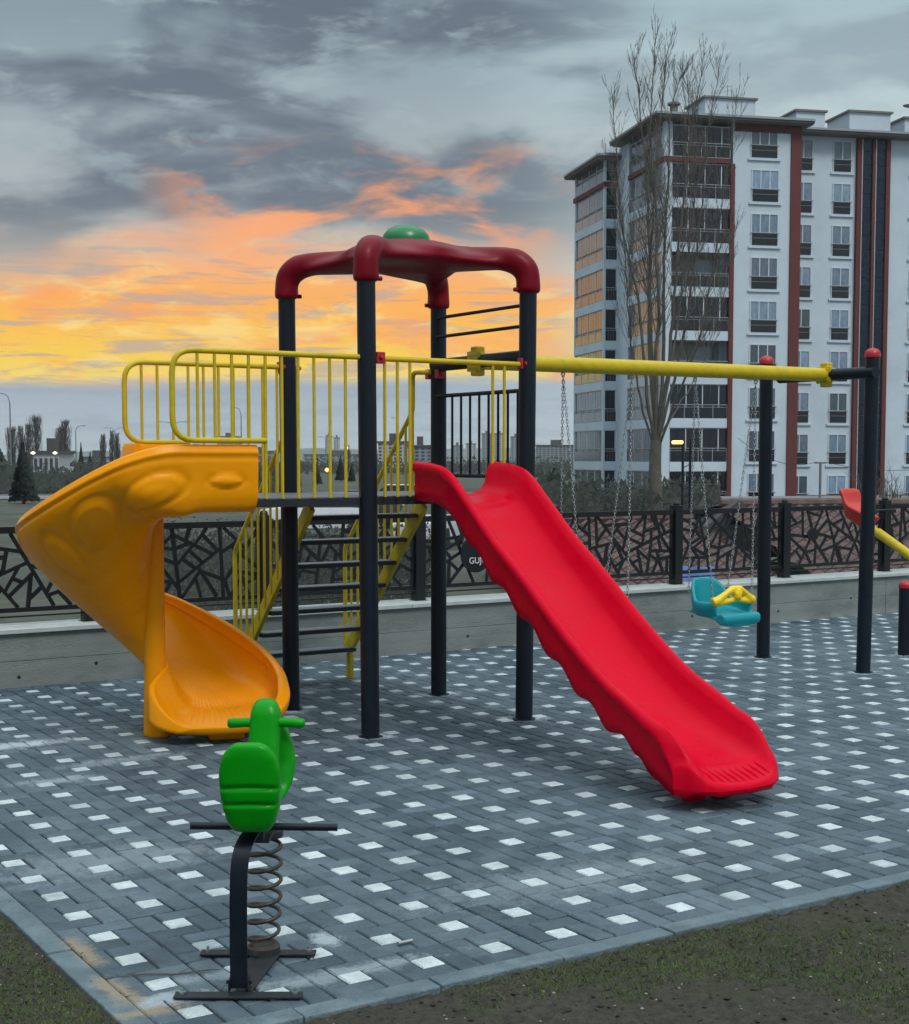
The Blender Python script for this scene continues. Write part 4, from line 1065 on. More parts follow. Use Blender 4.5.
# balconies
shared = {}
def glazing(wd, ht, nm, key, back=True):
    pass
def balcony(level, kind):
    z = Z0 - FH*level; zt = z + FH - .302 if level else ZE - .1
    zt = min(zt, ZE-.3)
    if kind == 'front': x0, x1 = .57, 4.70; mp = lambda a, d, zz: (x0 + (x1-x0)*a, d, zz); W_ = 4.1; openb = level in (3, 5)
    elif kind == 'left': mp = lambda a, d, zz: (d, .47 + (7.18-.47)*a, zz); W_ = 6.7; openb = False
    elif kind == 'wing_front': mp = lambda a, d, zz: (-.94 + (.83)*a, 9.5 + d, zz); W_ = .85; openb = False
    else: mp = lambda a, d, zz: (-1.1 + d, 9.76 + (16.58-9.76)*a, zz); W_ = 6.8; openb = False
    def bx(a0, a1, d0, d1, z0, z1):
        p = mp(a0, d0, z0); q = mp(a1, d1, z1); return (tuple(min(u_, v_) for u_, v_ in zip(p, q)), tuple(max(u_, v_) for u_, v_ in zip(p, q)))
    # parapet band
    slabz = (z - .30, z + .34) if level else (z + .081, z + .12)
    top = bpart('balcony', 'bwhite', [bx(0, 1, -.02, .35, *slabz)])
    gz0, gz1 = slabz[1], zt + .0
    rz0 = gz0 + .90
    if not openb:
        npan = max(2, round(W_/.62))
        bpart('glazing', 'bmirror' if kind in ('left', 'wing_left') else 'bglass', [bx(k/npan + .003, (k+1)/npan - .003, .10 + .0, .13, gz0, gz1) for k in range(npan)], top)
        bpart('mullions', 'bmull', [bx(0, 1, .07, .15, gz1-.05, gz1)] + [bx(k/npan - .016/W_*2, k/npan + .016/W_*2, .075, .15, gz0, gz1) for k in range(0, npan+1, 2 if W_ < 5 else 3)] , top)
    else:
        bpart('ceiling_wall', 'render', [bx(0, 1, 1.58, 1.598, gz0, gz1)], top)
        bpart('balcony_door', 'bcurt', [bx(.55, .9, 1.54, 1.579, gz0, gz1-.3)], top)
    bpart('railing', 'bmetal', [bx(0, 1, -.01, .03, rz0, rz0+.05), bx(0, 1, -.01, .03, rz0-.16, rz0-.13)] + [bx(k/4. - .006 if k else 0, k/4. + .006 if k else .012, -.008, .028, gz0, rz0) for k in range(5)], top)
    bpart('railing_panel', 'bmirror' if kind in ('left', 'wing_left') else 'bglass', [bx(0.01, .99, .002, .016, gz0+.02, rz0-.18)], top)
for lv in range(9):
    for kd in ('front', 'left', 'wing_front', 'wing_left'): balcony(lv, kd)
# french windows
def make_window(w_, h_, npan, x, y, z, curt=True):
    f = MB(); t_ = .07
    f.b2((-w_/2, -.05, 0), (-w_/2+t_, .0, h_)); f.b2((w_/2-t_, -.05, 0), (w_/2, .0, h_)); f.b2((-w_/2+t_, -.05, h_-t_), (w_/2-t_, .0, h_)); f.b2((-w_/2+t_, -.05, 0), (w_/2-t_, .0, t_))
    for k in range(1, npan): xx = -w_/2 + w_*k/npan; f.b2((xx-.035, -.048, t_), (xx+.035, .0, h_-t_))
    f.b2((-w_/2+t_, -.046, h_*.40), (w_/2-t_, 0, h_*.40+.05))
    o = f.build('window', 'bmull', ap); o.location = (x, y, z)
    b = MB(); b.b2((-w_/2+t_, -.012, t_), (w_/2-t_, -.004, h_-t_)); b.build('pane', 'bcurt', o)
    b = MB(); b.b2((-w_/2+t_, -.085, t_), (w_/2-t_, -.075, h_*.40)); b.build('balustrade_glass', 'bglass', o)
    b = MB(); b.b2((-w_/2-.08, -.11, h_*.40-.01), (w_/2+.08, -.07, h_*.40+.035)); b.b2((-w_/2-.08, -.10, h_*.24), (w_/2+.08, -.086, h_*.24+.02)); b.build('rail', 'bmetal', o)
    b = MB(); b.b2((-w_/2-.18, -.12, -.14), (w_/2+.18, .0, -.001)); b.build('sill', 'bwhite', o)
    return o
def clone_part(o, loc):
    c = copy_obj(o, ap); c.location = loc
    for g in list(o.children): copy_obj(g, c)
    return c
w3 = make_window(2.0, 2.2, 3, 7.15, -.002, 21.95)
w2 = make_window(1.42, 2.2, 2, 14.15, 2.448, 21.75)
dark_idx = rnd
for lv in range(9):
    z = 21.95 - FH*lv*.995; z2 = z - .2
    if lv:
        clone_part(w3, (7.25, -.002, z)); clone_part(w2, (14.15, 2.448, z2))
    for x in (11.2, 20.2, 23.5): clone_part(w2, (x, 2.448, z2))
# roofs with overhang, low pitch
def roof(poly, z, rise, cx, cy, name='roof', fas=.30):
    b = MB(); n = len(poly); b.prism(poly, z, z+fas)
    vs = [(x, y, z+fas+.002) for x, y in poly] + [(cx[0] + (x-cx[0])*.25, cy + (y-cy)*.25, z+fas+rise) for x, y in poly]
    b.add(vs, [(i, (i+1) % n, n+(i+1) % n, n+i) for i in range(n)] + [tuple(range(n, 2*n))])
    o = b.build(name, 'broof', ap)
    f = MB(); 
    for i in range(n):
        p, q = poly[i], poly[(i+1) % n]; f.bar((p[0], p[1], z+fas-.07), (q[0], q[1], z+fas-.07), .12, .15)
    f.build('gutter', 'bmetal', o)
    s_ = MB(); s_.prism([(cx[0]+(x-cx[0])*.985, cy+(y-cy)*.985) for x, y in poly], z-.06, z-.002); s_.build('soffit', 'bsoffit', o)
roof([(-.9, -.9), (10.4, -.9), (10.4, 1.4), (28, 1.4), (28, 16), (-.9, 8.9)], ZE, 1.0, (9, 8), 7)
roof([(-1.75, 8.9), (1.6, 8.9), (1.6, 17.6), (-1.75, 17.6)], ZE-.85, .7, (0, 0), 13)
for (x0, x1, y0, hh) in ((3.9, 7.6, 2.6, 1.9), (8.0, 10.4, 6.2, 1.4), (11.3, 13.5, 3.9, 1.65), (15.4, 18.6, 3.9, 1.8), (19.9, 26, 4.2, 1.6)):
    o = bpart('rooftop_hut', 'bwhite', [((x0, y0, ZE+.3), (x1, y0+3.5, ZE+.3+hh))]); bpart('hut_roof', 'bsoffit', [((x0-.15, y0-.15, ZE+.302+hh), (x1+.15, y0+3.6, ZE+.302+hh+.14))], o)
b = MB(); b.tube([(5.9, 3.5, ZE+2.3), (5.9, 3.5, ZE+3.4)], .03, 6); b.bar((5.5, 3.5, ZE+3.2), (6.3, 3.5, ZE+3.35), .03, .03); b.bar((5.6, 3.5, ZE+2.9), (6.15, 3.5, ZE+3.05), .03, .03); b.build('antenna', 'bmetal', ap)
b = MB(); b.lathe([(.28, 0), (.28, .8), (.45, .82), (.45, .95), (.2, 1.05)], (1.2, 1.5, ZE+.5), 12); b.build('chimney', 'bsoffit', ap)
b = MB(); b.lathe([(.02, 0), (.35, .12), (.42, .2)], (20, 3.9, ZE+2.6), 14); b.build('satellite_dish', 'bmetal', ap)

# ================================================================== BARE POPLAR IN FRONT OF THE BUILDING
def tree_parts(root, TRK, TWG):
    pass
TD = 62.
def tpt(px, py, dd=0.): p = at(px, py, TD + dd); return p
tb_ = at(656, 525, TD); tr0 = Vector((tb_.x, TD, -1.05))
tp = thing('poplar_tree', 'tall bare poplar with many upright twiggy limbs in front of the white apartment building', 'tree', tr0[:])
def loc_(p): return Vector(p) - tr0
trk = MB(); tg = MB()
base_pts = [loc_((tr0.x, TD, -1.2)), loc_(tpt(656, 500)), loc_(tpt(655, 470)), loc_(tpt(656, 440))]
trk.tube(catmull(base_pts, 4), [.30 - .06*i/12 for i in range(13)], 12)
limbs = [ # pixel paths with depth offsets and base radius
 ([(655,445,0),(645,380,-.5),(638,300,-.8),(622,230,-1),(618,170,-1.2),(612,95,-1)], .16),
 ([(656,440,0),(652,360,.4),(650,280,.8),(648,200,1),(640,110,1),(634,60,.9)], .19),
 ([(656,450,0),(656,380,-.3),(658,300,-.5),(655,210,-.4),(650,120,-.3),(656,35,-.2)], .21),
 ([(657,440,0),(664,360,.5),(664,260,.8),(668,180,1),(672,110,1.2),(684,70,1.3)], .18),
 ([(657,445,0),(668,370,-.6),(676,280,-.9),(684,190,-1.1),(694,120,-1.1),(704,52,-1.2)], .18),
 ([(658,440,0),(674,380,.3),(690,300,.3),(700,220,.2),(708,140,.1),(722,55,0)], .15),
 ([(657,452,0),(678,395,-.8),(698,340,-1.4),(712,270,-1.8),(724,190,-2),(740,85,-2)], .12),
 ([(655,450,0),(640,400,.9),(630,330,1.3),(626,270,1.7),(620,215,1.8),(608,160,1.9)], .11),
 ([(655,430,0),(648,330,1.5),(652,240,2.2),(655,170,2.5),(664,90,2.6),(668,42,2.5)], .13),
 ([(657,440,0),(682,400,1.5),(700,370,2.2),(716,320,2.8),(726,270,3),(736,225,3)], .07),
 ([(656,450,0),(676,330,2),(690,240,2.5),(696,180,2.6),(690,120,2.5),(688,85,2.4)], .12),
]
lr = random.Random(3)
def twigs(path, rad, dens, ln, lev):
    L_ = sum((path[i+1]-path[i]).length for i in range(len(path)-1)); cnt = int(L_*dens)
    for k in range(cnt):
        f = lr.uniform(.12 if lev else .22, 1)**.8; i = min(int(f*(len(path)-1)), len(path)-2); u_ = f*(len(path)-1)-i
        p = path[i].lerp(path[i+1], u_); d = (path[i+1]-path[i]).normalized()
        a = lr.uniform(0, 6.28); side = Vector((math.cos(a), math.sin(a), 0)); ang = lr.uniform(.25, .65)
        v = (d*math.cos(ang) + side*math.sin(ang)).normalized(); l_ = ln*lr.uniform(.5, 1.2)*(1.15 - .75*f)
        pts = [p]; q = p.copy(); n_ = 4
        for s_ in range(n_):
            v = (v + Vector((lr.uniform(-.1,.1), lr.uniform(-.1,.1), .16))).normalized(); q = q + v*l_/n_; pts.append(q.copy())
        r_ = rad*(1-f*.75)*.45
        tg.tube(pts, [max(.0065, r_*(1-.8*s_/n_)) for s_ in range(n_+1)], 3, cap=False)
        if lev < 2 and l_ > .5: twigs(pts, max(.010, r_), 4.4 if lev == 0 else 2.8, l_*.5, lev+1)
for (path, r_) in limbs:
    pts = catmull([loc_(tpt(*q)) for q in path], 5)
    pts = [p + Vector((lr.uniform(-.05,.05), lr.uniform(-.05,.05), 0))*min(1, i/4) for i, p in enumerate(pts)]
    n_ = len(pts); trk.tube(pts, [max(.012,   .52*r_*(1-.93*(i/(n_-1)))) for i in range(n_)], 7)
    twigs(pts, r_*.42, 3.9, 2.4, 0)
trk.build('trunk', 'bark', tp, smooth=60); tg.build('crown', 'twig', tp)

# ================================================================== SMALLER TREES, SHRUBS
def small_poplar(px, ytop, ybase, D, label, seed, wpx=14, group='bare trees along the road'):
    q = random.Random(seed); zb = -1.05; X = (px-PX)/F*D; hh = (H + (YH-ytop)/F*D) - zb; w_ = wpx/F*D/2
    t = thing('bare_tree', label, 'tree', (X, D, zb), 0, group)
    a = MB(); a.tube([(0,0,-.2), (0,0,hh*.4), (0,0,hh*.92)], [hh*.016, hh*.012, .01], 6); a.build('trunk', 'bark', t, smooth=60)
    g = MB()
    for k in range(170):
        f = q.uniform(.08, .93); a_ = q.uniform(0, 6.28); s_ = Vector((math.cos(a_), math.sin(a_), 0)); ln = w_*2.2*(1-abs(f-.4))*q.uniform(.4, 1.1)
        p = Vector((0,0,hh*f)); m_ = p + s_*min(w_, ln*.38) + Vector((0,0,ln*.8)); e = m_ + s_*ln*.12 + Vector((0,0,ln*.9))
        if e.z > hh: e.z = hh*q.uniform(.93, 1.0); m_.z = min(m_.z, e.z*.97)
        g.tube([p, m_, e], [.035*D/200, .025*D/200, .012*D/200], 3, cap=False)
        for j in range(3):
            u_ = q.uniform(.1,.9); p2 = m_.lerp(e, u_); e2 = p2 + Vector((q.uniform(-.3,.3)*w_, q.uniform(-.3,.3)*w_, ln*.4)); g.tube([p2, e2], [.016*D/200, .008*D/200], 3, cap=False)
    g.build('crown', 'dtwig', t)
def conifer(px, ytop, ybase, D, label, seed, wpx=26, group=None, zb=-1.05):
    q = random.Random(seed); X = (px-PX)/F*D; hh = (H + (YH-ytop)/F*D) - zb; w_ = wpx/F*D/2
    t = thing('conifer', label, 'tree', (X, D, zb), 0, group)
    a = MB(); a.tube([(0,0,-.2), (0,0,hh*.95)], [hh*.03, .01], 7); a.build('trunk', 'bark', t, smooth=60)
    g = MB()
    for k in range(1500):
        f = q.random()**1.15; z = hh*(.06 + .94*f); R_ = w_*(1-f)**.85*q.uniform(.55, 1.08) + .01; a_ = q.uniform(0, 6.28)
        s_ = Vector((math.cos(a_), math.sin(a_), 0)); pr = Vector((-s_.y, s_.x, 0)); i_ = q.uniform(.3, .8)
        p = s_*R_*i_ + Vector((0,0,z + .06*hh*.3)); e = s_*R_ + Vector((0,0,z - hh*.02)); wd_ = w_*.12*q.uniform(.5, 1.2)
        g.add([p - pr*wd_, p + pr*wd_, e + Vector((0,0,-.02*hh)), e + pr*wd_*.5 + Vector((0,0,.02*hh))], [(0,1,3,2)])
    g.build('crown', 'needle', t)
conifer(24, 443, 500, 88, 'dark young conifer standing alone on the grass at the far left', 5, 30)
conifer(-4, 436, 470, 150, 'dark conifer cut by the left edge of the photo', 6, 34)
tl = [(37,417,240,16,'broadest bare poplar of the row, above the two white floodlights'), (30,424,250,10,'narrow bare tree directly left of the broadest poplar'), (13,428,240,12,'bare tree beside the tall lamp post at far left'), (22,426,260,8,'thin bare tree between lamp post and broad poplar'),
      (67,420,230,12,'tall bare poplar right of the two floodlights'), (62,428,235,12,'bushy bare tree leaning against the tall poplar by the floodlights'), (104,434,260,7,'thin bare tree left of a matching pair near the slide'), (113,430,255,6,'slim bare tree just above the top of the orange slide'), (118,433,262,7,'sparse bare tree right above the orange slide edge')]
for k, (px, yt, D, w_, lb) in enumerate(tl): small_poplar(px, yt, 465, D, lb, 20+k, w_)
for k, (px, yt, D, w_, lb) in enumerate([(82,443,200,8,'small dark conifer right of the bare poplars'), (91,452,190,9,'stubby dark conifer behind the slide top left'), (127,447,180,8,'small dark conifer next to the orange slide top'), (341,456,170,12,'dark conifer seen between the guard rail bars left of the front post'), (352,463,165,8,'smaller conifer hugging the front tower post'), (318,468,150,10,'conifer behind the guard rail bars near the lit lamps'),(554,468,120,24,'dark bushy conifer between the slide and the apartment building')]):
    conifer(px, yt, 480, D, lb, 40+k, w_, 'conifers scattered before the city')
def shrub(name, x0, x1, D0, D1, z0, hh, count, label, m='shrub', seed=1, size=.5):
    """a band of scrub between two image columns"""
    q = random.Random(seed); g = MB()
    for k in range(count):
        px = q.uniform(x0, x1); D = q.uniform(D0, D1); X = (px-PX)/F*D; n_ = .55 + .9*(noise.noise(Vector((X*.12, D*.05, seed)))+.3)
        zz = z0 + abs(q.gauss(0, .45))*hh*max(.15, n_); zz = min(zz, z0 + hh*1.15); s_ = size*q.uniform(.4, 1.2)
        a_ = q.uniform(0, 3.14); dx, dy = math.cos(a_)*s_, math.sin(a_)*s_; tl_ = q.uniform(.2, 1.)*s_
        g.add([(X-dx*.5, D-dy*.5, zz-tl_*.4), (X+dx*.5, D+dy*.5, zz-tl_*.3), (X+dx*.2, D+dy*.2, zz+tl_*.7)], [(0,1,2)])
    o = g.build(name, m); o['kind'] = 'stuff'; o['label'] = label; o['category'] = 'scrub'; return o
shrub('scrub', -40, 300, 110, 150, -1., 1.9, 22000, 'dark winter scrub along the far road at left', size=.45, seed=2)
shrub('scrub', -60, 700, 230, 420, -1., 2.3, 15000, 'grey bushes and low trees before the city', size=.8, seed=3)
shrub('scrub', 520, 720, 60, 95, -1., 1.6, 5000, 'scrub behind the fence before the apartment building', size=.4, seed=4)
shrub('dry_scrub', 150, 430, 22, 42, -1.05, 1.0, 16000, 'grey dry scrub just beyond the fence', 'shrub', 5, .12)

# small bare bush at the right edge beyond the fence
D = 30.; X = (888-PX)/F*D
t = thing('bare_bush', 'leafless bush beyond the fence at the right edge', 'bush', (X, D, -1.05)); g = MB(); q = random.Random(9)
for k in range(60):
    a_ = q.uniform(0, 6.28); r_ = q.uniform(.1, .75); p = Vector((q.uniform(-.15,.15), 0, 0)); m_ = p + Vector((math.cos(a_)*r_*.5, math.sin(a_)*r_*.5, 1.1+q.uniform(0,.4))); e = m_ + Vector((math.cos(a_)*r_*.5, math.sin(a_)*r_*.5, q.uniform(.5, 1.05)))
    g.tube([p, m_, e], [.02, .012, .005], 3, cap=False)
    for j in range(5): p2 = m_.lerp(e, q.random()); g.tube([p2, p2 + Vector((q.uniform(-.25,.25), q.uniform(-.25,.25), q.uniform(.1,.4)))], [.006, .003], 3, cap=False)
g.build('branches', 'twig', t)

# ================================================================== TILED HOUSES BELOW THE WALL
def tiled_roof(name, lo, hi, D0, D1, z0, z1, label, xl, xr):
    Xl, Xr = (xl-PX)/F*D1, (xr-PX)/F*D1; wdt = Xr - Xl; dep = D1-D0
    t = thing(name, label, 'house', (Xl, D0, -1.2), R(8))
    b = MB(); b.b2((.3, .4, 0), (wdt-.3, dep*2-.4, z0+1.2-.12)); b.build('wall', 'render', t)
    b = MB(); n_ = int(wdt/.22); rows = int(dep/.30)
    for side in (0, 1):
        for i in range(n_):
            for j in range(rows):
                x = wdt*(i+.5)/n_; f0_, f1_ = j/rows, (j+1.15)/rows
                def pz(f, s_): y = (dep*f if not side else 2*dep - dep*f); return (y, z0+1.2 + (z1-z0)*f + s_)
                if side and (i % 3): continue
                w_ = wdt/n_*.5*(1 if not side else 3)
                y0_, za = pz(f0_, .05 + rnd.uniform(-.008, .012)); y1_, zb_ = pz(min(f1_, 1.02), .02)
                b.add([(x-w_, y0_, za-.04), (x, y0_, za+.03), (x+w_, y0_, za-.04), (x-w_, y1_, zb_-.04), (x, y1_, zb_+.03), (x+w_, y1_, zb_-.04), (x-w_, y0_, za-.08), (x+w_, y0_, za-.08)], [(0,1,4,3), (1,2,5,4), (6,7,2,1,0)])
    b.build('roof', 'tile', t)
    c = MB(); c.tube([(0, dep, z1+1.2+.06), (wdt, dep, z1+1.2+.06)], .10, 8); c.build('ridge', 'tile', t)
    return t
rA = tiled_roof('tiled_house', 0, 0, 20, 27.5, -.65, .80, 'wide low house with weathered brown tiled roof just beyond the fence', 775, 1010)
rB = tiled_roof('tiled_house', 0, 0, 21, 28, -.85, .5, 'smaller brown tiled roof beyond the fence, seen below the bare poplar', 606, 765)
b = MB(); D = 27.; X = (735-PX)/F*D
t = thing('gable_dormer', 'small dark pointed dormer roof beside the brown tiled roof', 'dormer', (X, D, -1.05), R(5))
b = MB(); b.add([(-.55,0,1.5), (.55,0,1.5), (.1,0,2.0), (-.55,1,1.5), (.55,1,1.5), (.1,1,2.0)], [(0,1,2), (5,4,3), (0,3,4,1), (1,4,5,2), (0,2,5,3)]); b.build('roof', 'broof', t)
b = MB(); b.b2((-.5, .1, 0), (.5, .95, 1.498)); b.build('wall', 'render', t)
# blue sheet and litter of pale boards behind the fence
p = at(697, 573, 19.5); b = MB(); P = [[(p.x - .2 + .055*i, p.y + .05*math.sin(i), p.z - .14 + .045*j + .03*noise.noise(Vector((i*.7, j*.7, 0)))) for j in range(6)] for i in range(9)]
b.grid(P); b.grid([[(x, y+.02, z) for x, y, z in r_] for r_ in P], flip=True); o = b.build('blue_tarpaulin', 'bluetarp'); tag(o, 'pale blue sheet lying behind the fence left of the teal swing', 'tarpaulin')

# ================================================================== FAR CITY
def far_block(px0, px1, ytop, D, m, label, floors=6, cols=6, name='apartment_block', zb=-1.3, depth=14, group='far apartment blocks'):
    x0, x1 = (px0-PX)/F*D, (px1-PX)/F*D; zt = H + (YH-ytop)/F*D; w_ = x1-x0; hh = zt-zb
    t = thing(name, label, 'building', (x0, D, zb), 0, group)
    b = MB(); b.b2((0, 0, 0), (w_, depth, hh)); b.build('wall', m, t)
    b = MB(); b.b2((-.3, -.3, hh+.002), (w_+.3, depth+.3, hh+.4)); b.b2((w_*.35, depth*.3, hh+.4), (w_*.6, depth*.7, hh+2.2)); b.build('roof', 'broof', t)
    fh = hh/floors; cw = w_/cols
    wb = MB(); wb.b2((-cw*.27, -.05, 0), (cw*.27, .05, fh*.5)); proto = None
    for i in range(cols):
        for j in range(floors):
            loc = (cw*(i+.5), 0, fh*(j+.28))
            if proto is None: proto = wb.build('window', 'farw', t); proto.location = loc
            else: c = copy_obj(proto, t); c.location = loc
    return t
far_block(378, 408, 443, 330, 'far1', 'pale far apartment block seen just right of the front tower post', 8, 6)
far_block(408, 432, 447, 300, 'far3', 'grey far block with dark windows left of the red slide top', 7, 4)
far_block(538, 578, 446, 520, 'far3', 'broad hazy block between the tower and the white apartment building', 9, 10)
far_block(452, 463, 446, 900, 'far3', 'hazy low tower seen through the black guard panel, leftmost', 12, 3)
far_block(466, 476, 444, 1000, 'far1', 'hazy tower seen through the black guard panel beside the leftmost', 12, 3)
far_block(482, 492, 434, 1050, 'far3', 'tallest pale tower seen through the black guard panel, left of its pair', 16, 3)
far_block(494, 505, 434, 1080, 'far1', 'tallest pale tower seen through the black guard panel, right of its pair', 16, 3)
far_block(511, 521, 437, 1000, 'far3', 'hazy tower beside the right rear tower post', 14, 3)
far_block(326, 331, 436, 1100, 'far1', 'slim twin tower on the horizon between the guard rail bars, left one', 16, 2)
far_block(334, 339, 438, 1120, 'far1', 'slim twin tower on the horizon between the guard rail bars, right one', 16, 2)
far_block(304, 380, 455, 700, 'far3', 'long low hazy block behind the guard rail bars', 3, 14)
far_block(34, 60, 453.5, 210, 'far1', 'low pale building with two white floodlights at far left', 1, 5, zb=-.9, depth=8)
far_block(186, 205, 448, 800, 'far2', 'brown hazy block above the orange slide entry', 6, 4)
far_block(218, 238, 437, 780, 'far2', 'dark brown block behind the guard rail above the slide', 7, 3)
far_block(140, 172, 453, 900, 'far1', 'low pale hazy block left of the slide entry', 4, 7)
far_block(246, 272, 452, 640, 'far2', 'low brown hazy block behind the guard rail near the stair rail', 4, 6)
far_block(84, 100, 458, 420, 'far1', 'small pale far block above the spiral slide', 3, 4)
# hills
b = MB(); P = []
for j, (D, zz) in enumerate([(1120, -2), (1250, .35), (1400, .8), (1600, 1.)]):
    P.append([(x, D, -1.5 + (24*max(0, .45 + .8*noise.noise(Vector((x*.0013, 0, 4.2)))) + 5*noise.noise(Vector((x*.01, 3, 0))))*zz if j else -1.5) for x in range(-1500, 1501, 30)])
b.grid(P); struct(b.build('hills', 'hill', smooth=180))

# ================================================================== ROAD, LAMPS, LIGHTS, CARS
b = MB(); b.b2((-150, 97, -1.02), (60, 106, -.97)); struct(b.build('road', 'asphalt'))
b = MB(); b.b2((-150, 96.6, -1.02), (60, 96.95, -.86)); struct(b.build('road_kerb', 'far1'))
def street_lamp(px, ytop, D, arm, label, lit=None, double=False, hh=None):
    X = (px-PX)/F*D; zt = H + (YH-ytop)/F*D; zb = -1.0; s_ = D/150.
    t = thing('street_lamp', label, 'street lamp', (X, D, zb), 0, 'street lamps along the road'); hh = zt - zb
    a = MB(); a.tube([(0,0,-.2), (0,0,hh*.5), (0,0,hh*.9)], [.10, .08, .06], 8)
    sides = (1, -1) if double else (1,)
    for sg in sides: a.tube(catmull([(0,0,hh*.88), (arm*sg*.15, 0, hh*.96), (arm*sg*.5, 0, hh*.995), (arm*sg, 0, hh)], 4), .045, 6)
    a.build('pole', 'lampm', t, smooth=60)
    for sg in sides:
        c = MB(); c.b2((min(arm*sg*.95, arm*sg*1.35), -.12, hh-.06), (max(arm*sg*.95, arm*sg*1.35), .12, hh+.05)); c.build('lamp_head', lit or 'lampm', t, bevel=.02)
    return t
street_lamp(12, 394, 150, -1.1, 'tall single-arm street lamp at the far left edge')
street_lamp(77, 426, 215, 1.1, 'single-arm street lamp rising right of the bare poplars')
street_lamp(116, 428, 300, 1.6, 'faint double-arm street lamp above the orange slide', double=True)
street_lamp(174, 422, 250, 2.1, 'double-arm street lamp seen through the guard rail loop', double=True)
street_lamp(242, 408, 190, -1.0, 'curved street lamp seen behind the guard rail above the slide')
street_lamp(326, 437, 300, 1.2, 'short double-arm lamp between guard rail bars', double=True)
street_lamp(398, 418, 220, -.7, 'street lamp behind the stair rail right of the front post')
for (px, py, D, m, lb) in ((33, 453, 205, 'lamp_on', 'left one of the two glaring floodlights on the low building'), (55, 453, 205, 'lamp_on', 'right one of the two glaring floodlights on the low building')):
    p = at(px, py, D); t = thing('floodlight', lb, 'floodlight', (p.x, p.y, p.z), 0); a = MB(); a.lathe([(.1, -.2), (.38, 0), (.1, .2)], (0,0,0), 12); a.build('lens', m, t); a = MB(); a.tube([(0, .3, -.1), (0, .5, -1.2)], .07, 6); a.build('bracket', 'lampm', t)
for (px, py, D, lb) in ((327, 470, 140, 'lit lamp on a dark mast behind the guard rail bars'), (347, 448, 200, 'small lit lamp left of the front tower post'), (315, 461, 170, 'faint lit lamp between the guard rail bars at left')):
    p = at(px, py, D); t = thing('lit_lamp', lb, 'lamp', (p.x, p.y, -1.05), 0); hh = p.z + 1.05
    a = MB(); a.tube([(.25, 0, 0), (.25, 0, hh+.4)], .07, 8); a.bar((.25, 0, hh), (0, 0, hh), .06, .06); a.build('mast', 'post', t); a = MB(); a.lathe([(.06, -.2), (.24 if px == 327 else .18, 0), (.06, .2)], (0,0,hh), 10); a.build('bulb', 'lamp_warm', t)
# lamp on twin poles before the apartment building
D = 56.; p = at(683, 441, D)
t = thing('twin_pole_lamp', 'lit lamp head on dark twin poles in front of the apartment building, beside the poplar', 'lamp', (p.x, D, -1.05)); hh = p.z + 1.05
a = MB(); a.tube([(0, 0, 0), (0, 0, hh-.1)], .05, 8); a.tube([(.28, 0, 0), (.28, 0, hh+.1)], .05, 8)
for k in range(9): a.bar((0, 0, .4 + k*.28), (.28, 0, .55 + k*.28), .03, .03)
a.build('poles', 'post', t); a = MB(); a.b2((-.42, -.15, hh-.12), (.0, .15, hh+.02)); a.build('lamp_head', 'lamp_warm', t, bevel=.05)
# wooden utility pole with T bar
D = 70.; p = at(820.5, 462, D)
t = thing('utility_pole', 'thin utility pole with short cross arm against the white apartment wall', 'pole', (p.x, D, -1.05)); hh = p.z+1.05
a = MB(); a.tube([(0,0,0), (0,0,hh)], .06, 8); a.build('pole', 'lampm', t); a = MB(); a.b2((-.28, -.04, hh-.08), (.28, .04, hh)); a.build('cross_arm', 'lampm', t)
pa = at(738, 438, 60); pb = Vector((p.x-.2, D, hh-1.05)); pc = at(912, 470, 72)
for (a_, b_, s_, nm, lb) in ((pa, pb, .5, 'overhead_cable', 'thin overhead cable running down to the utility pole cross arm'), (pb + Vector((.4,0,0)), pc, .15, 'overhead_cable', 'thin overhead cable from the utility pole to the right edge')):
    a = MB(); pts = [a_.lerp(b_, k/14.) - Vector((0,0,s_*4*(k/14.)*(1-k/14.))) for k in range(15)]; a.tube(pts, .012, 5); o = a.build(nm, 'post'); tag(o, lb, 'cable')
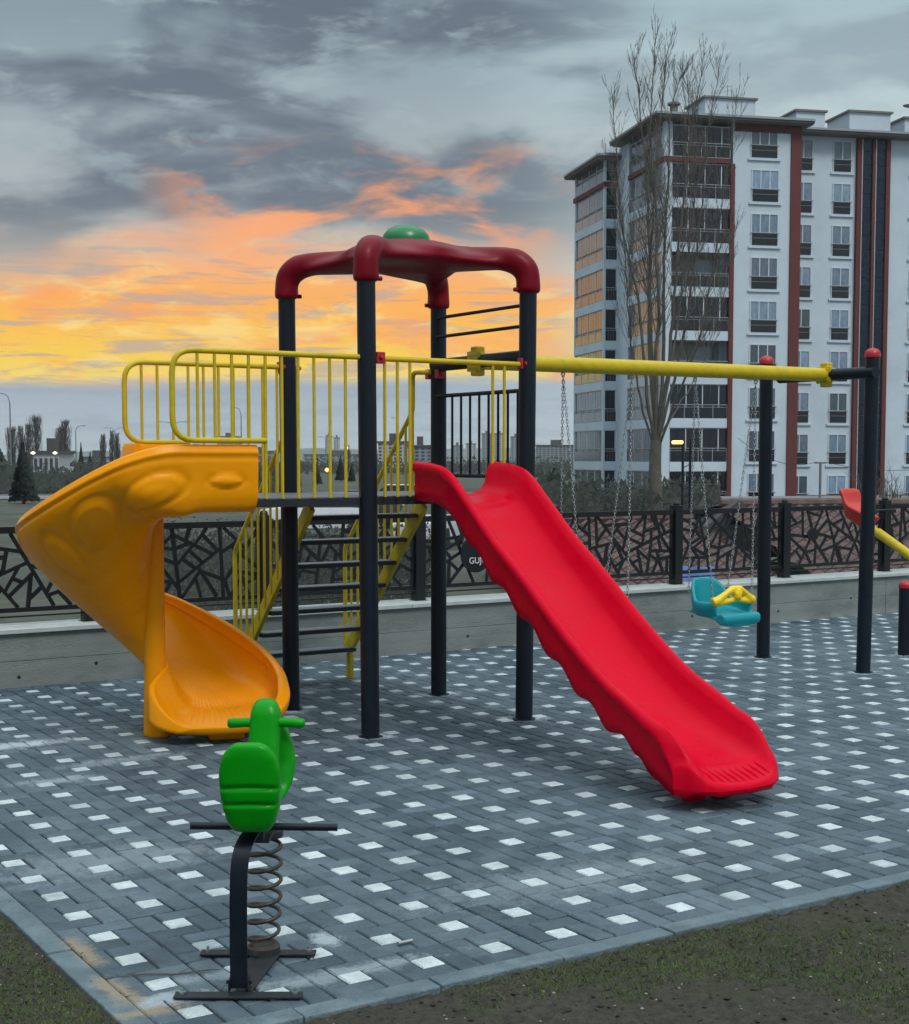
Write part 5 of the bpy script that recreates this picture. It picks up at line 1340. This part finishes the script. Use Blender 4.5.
# parked cars seen under the deck through the fence
def car(px, D, label, body, rz):
    X = (px-PX)/F*D; t = thing('parked_car', label, 'car', (X, D, -1.05), rz, 'cars parked beyond the fence')
    b = MB(); P = []
    prof_ = [(-2.1,.35,.75),(-2.0,.32,.92),(-1.3,.3,1.0),(-.75,.3,1.02),(1.1,.3,1.02),(1.85,.32,.98),(2.1,.35,.8)]
    for x, z0_, z1_ in prof_: w_ = .84 if abs(x) < 1.9 else .74; P.append([(x,-w_,z0_),(x,-w_-.02,(z0_+z1_)/2),(x,-w_+.05,z1_),(x,w_-.05,z1_),(x,w_+.02,(z0_+z1_)/2),(x,w_,z0_)])
    b.grid(P, closed_v=True); b.add(P[0], [tuple(range(6))]); b.add(P[-1], [tuple(range(6))]); bd_ = b.build('body', body, t, smooth=40)
    b = MB(); b.add([(-.9,-.76,1.0),(1.6,-.76,1.0),(1.1,-.6,1.45),(-.25,-.6,1.45),(-.9,.76,1.0),(1.6,.76,1.0),(1.1,.6,1.45),(-.25,.6,1.45)], [(0,1,2,3),(4,7,6,5),(1,5,6,2),(0,3,7,4)]); b.build('windows', 'bglass', t)
    b = MB(); b.b2((-.25,-.61,1.44), (1.1,.61,1.48)); b.build('roof', body, t, bevel=.02)
    for x in (-1.3, 1.3):
        for y in (-.78, .78): b = MB(); b.tube([(x, y-.1, .32), (x, y+.1, .32)], .32, 16); b.build('wheel', 'tyre', t, smooth=40)
for (px, D, lb, m, rz) in ((318, 52, 'white parked car seen under the deck between stair treads', 'carw', R(8)), (352, 58, 'dark parked car seen under the deck behind the front post', 'card', R(5)), (428, 46, 'pale parked car showing beside the rear post and under the red slide', 'carw', R(80)), (392, 70, 'white parked car behind the stairs rail', 'carw', R(0))):
    car(px, D, lb, m, rz)

# ================================================================== HAZE
b = MB(); b.b2((-1750, -900, -2.6), (1750, 1750, 62)); hz = b.build('haze', 'post'); hz['kind'] = 'stuff'; hz['label'] = 'thin pale evening haze over the distant city'; hz['category'] = 'haze'
hm = bpy.data.materials.new('haze_air'); hm.use_nodes = True; t_ = hm.node_tree; t_.nodes.remove(t_.nodes['Principled BSDF'])
pvn = t_.nodes.new('ShaderNodeVolumePrincipled'); pvn.inputs['Color'].default_value = (.80, .87, .93, 1); pvn.inputs['Density'].default_value = .0002; pvn.inputs['Anisotropy'].default_value = .2
t_.links.new(pvn.outputs[0], t_.nodes['Material Output'].inputs['Volume']); hz.data.materials.clear(); hz.data.materials.append(hm)
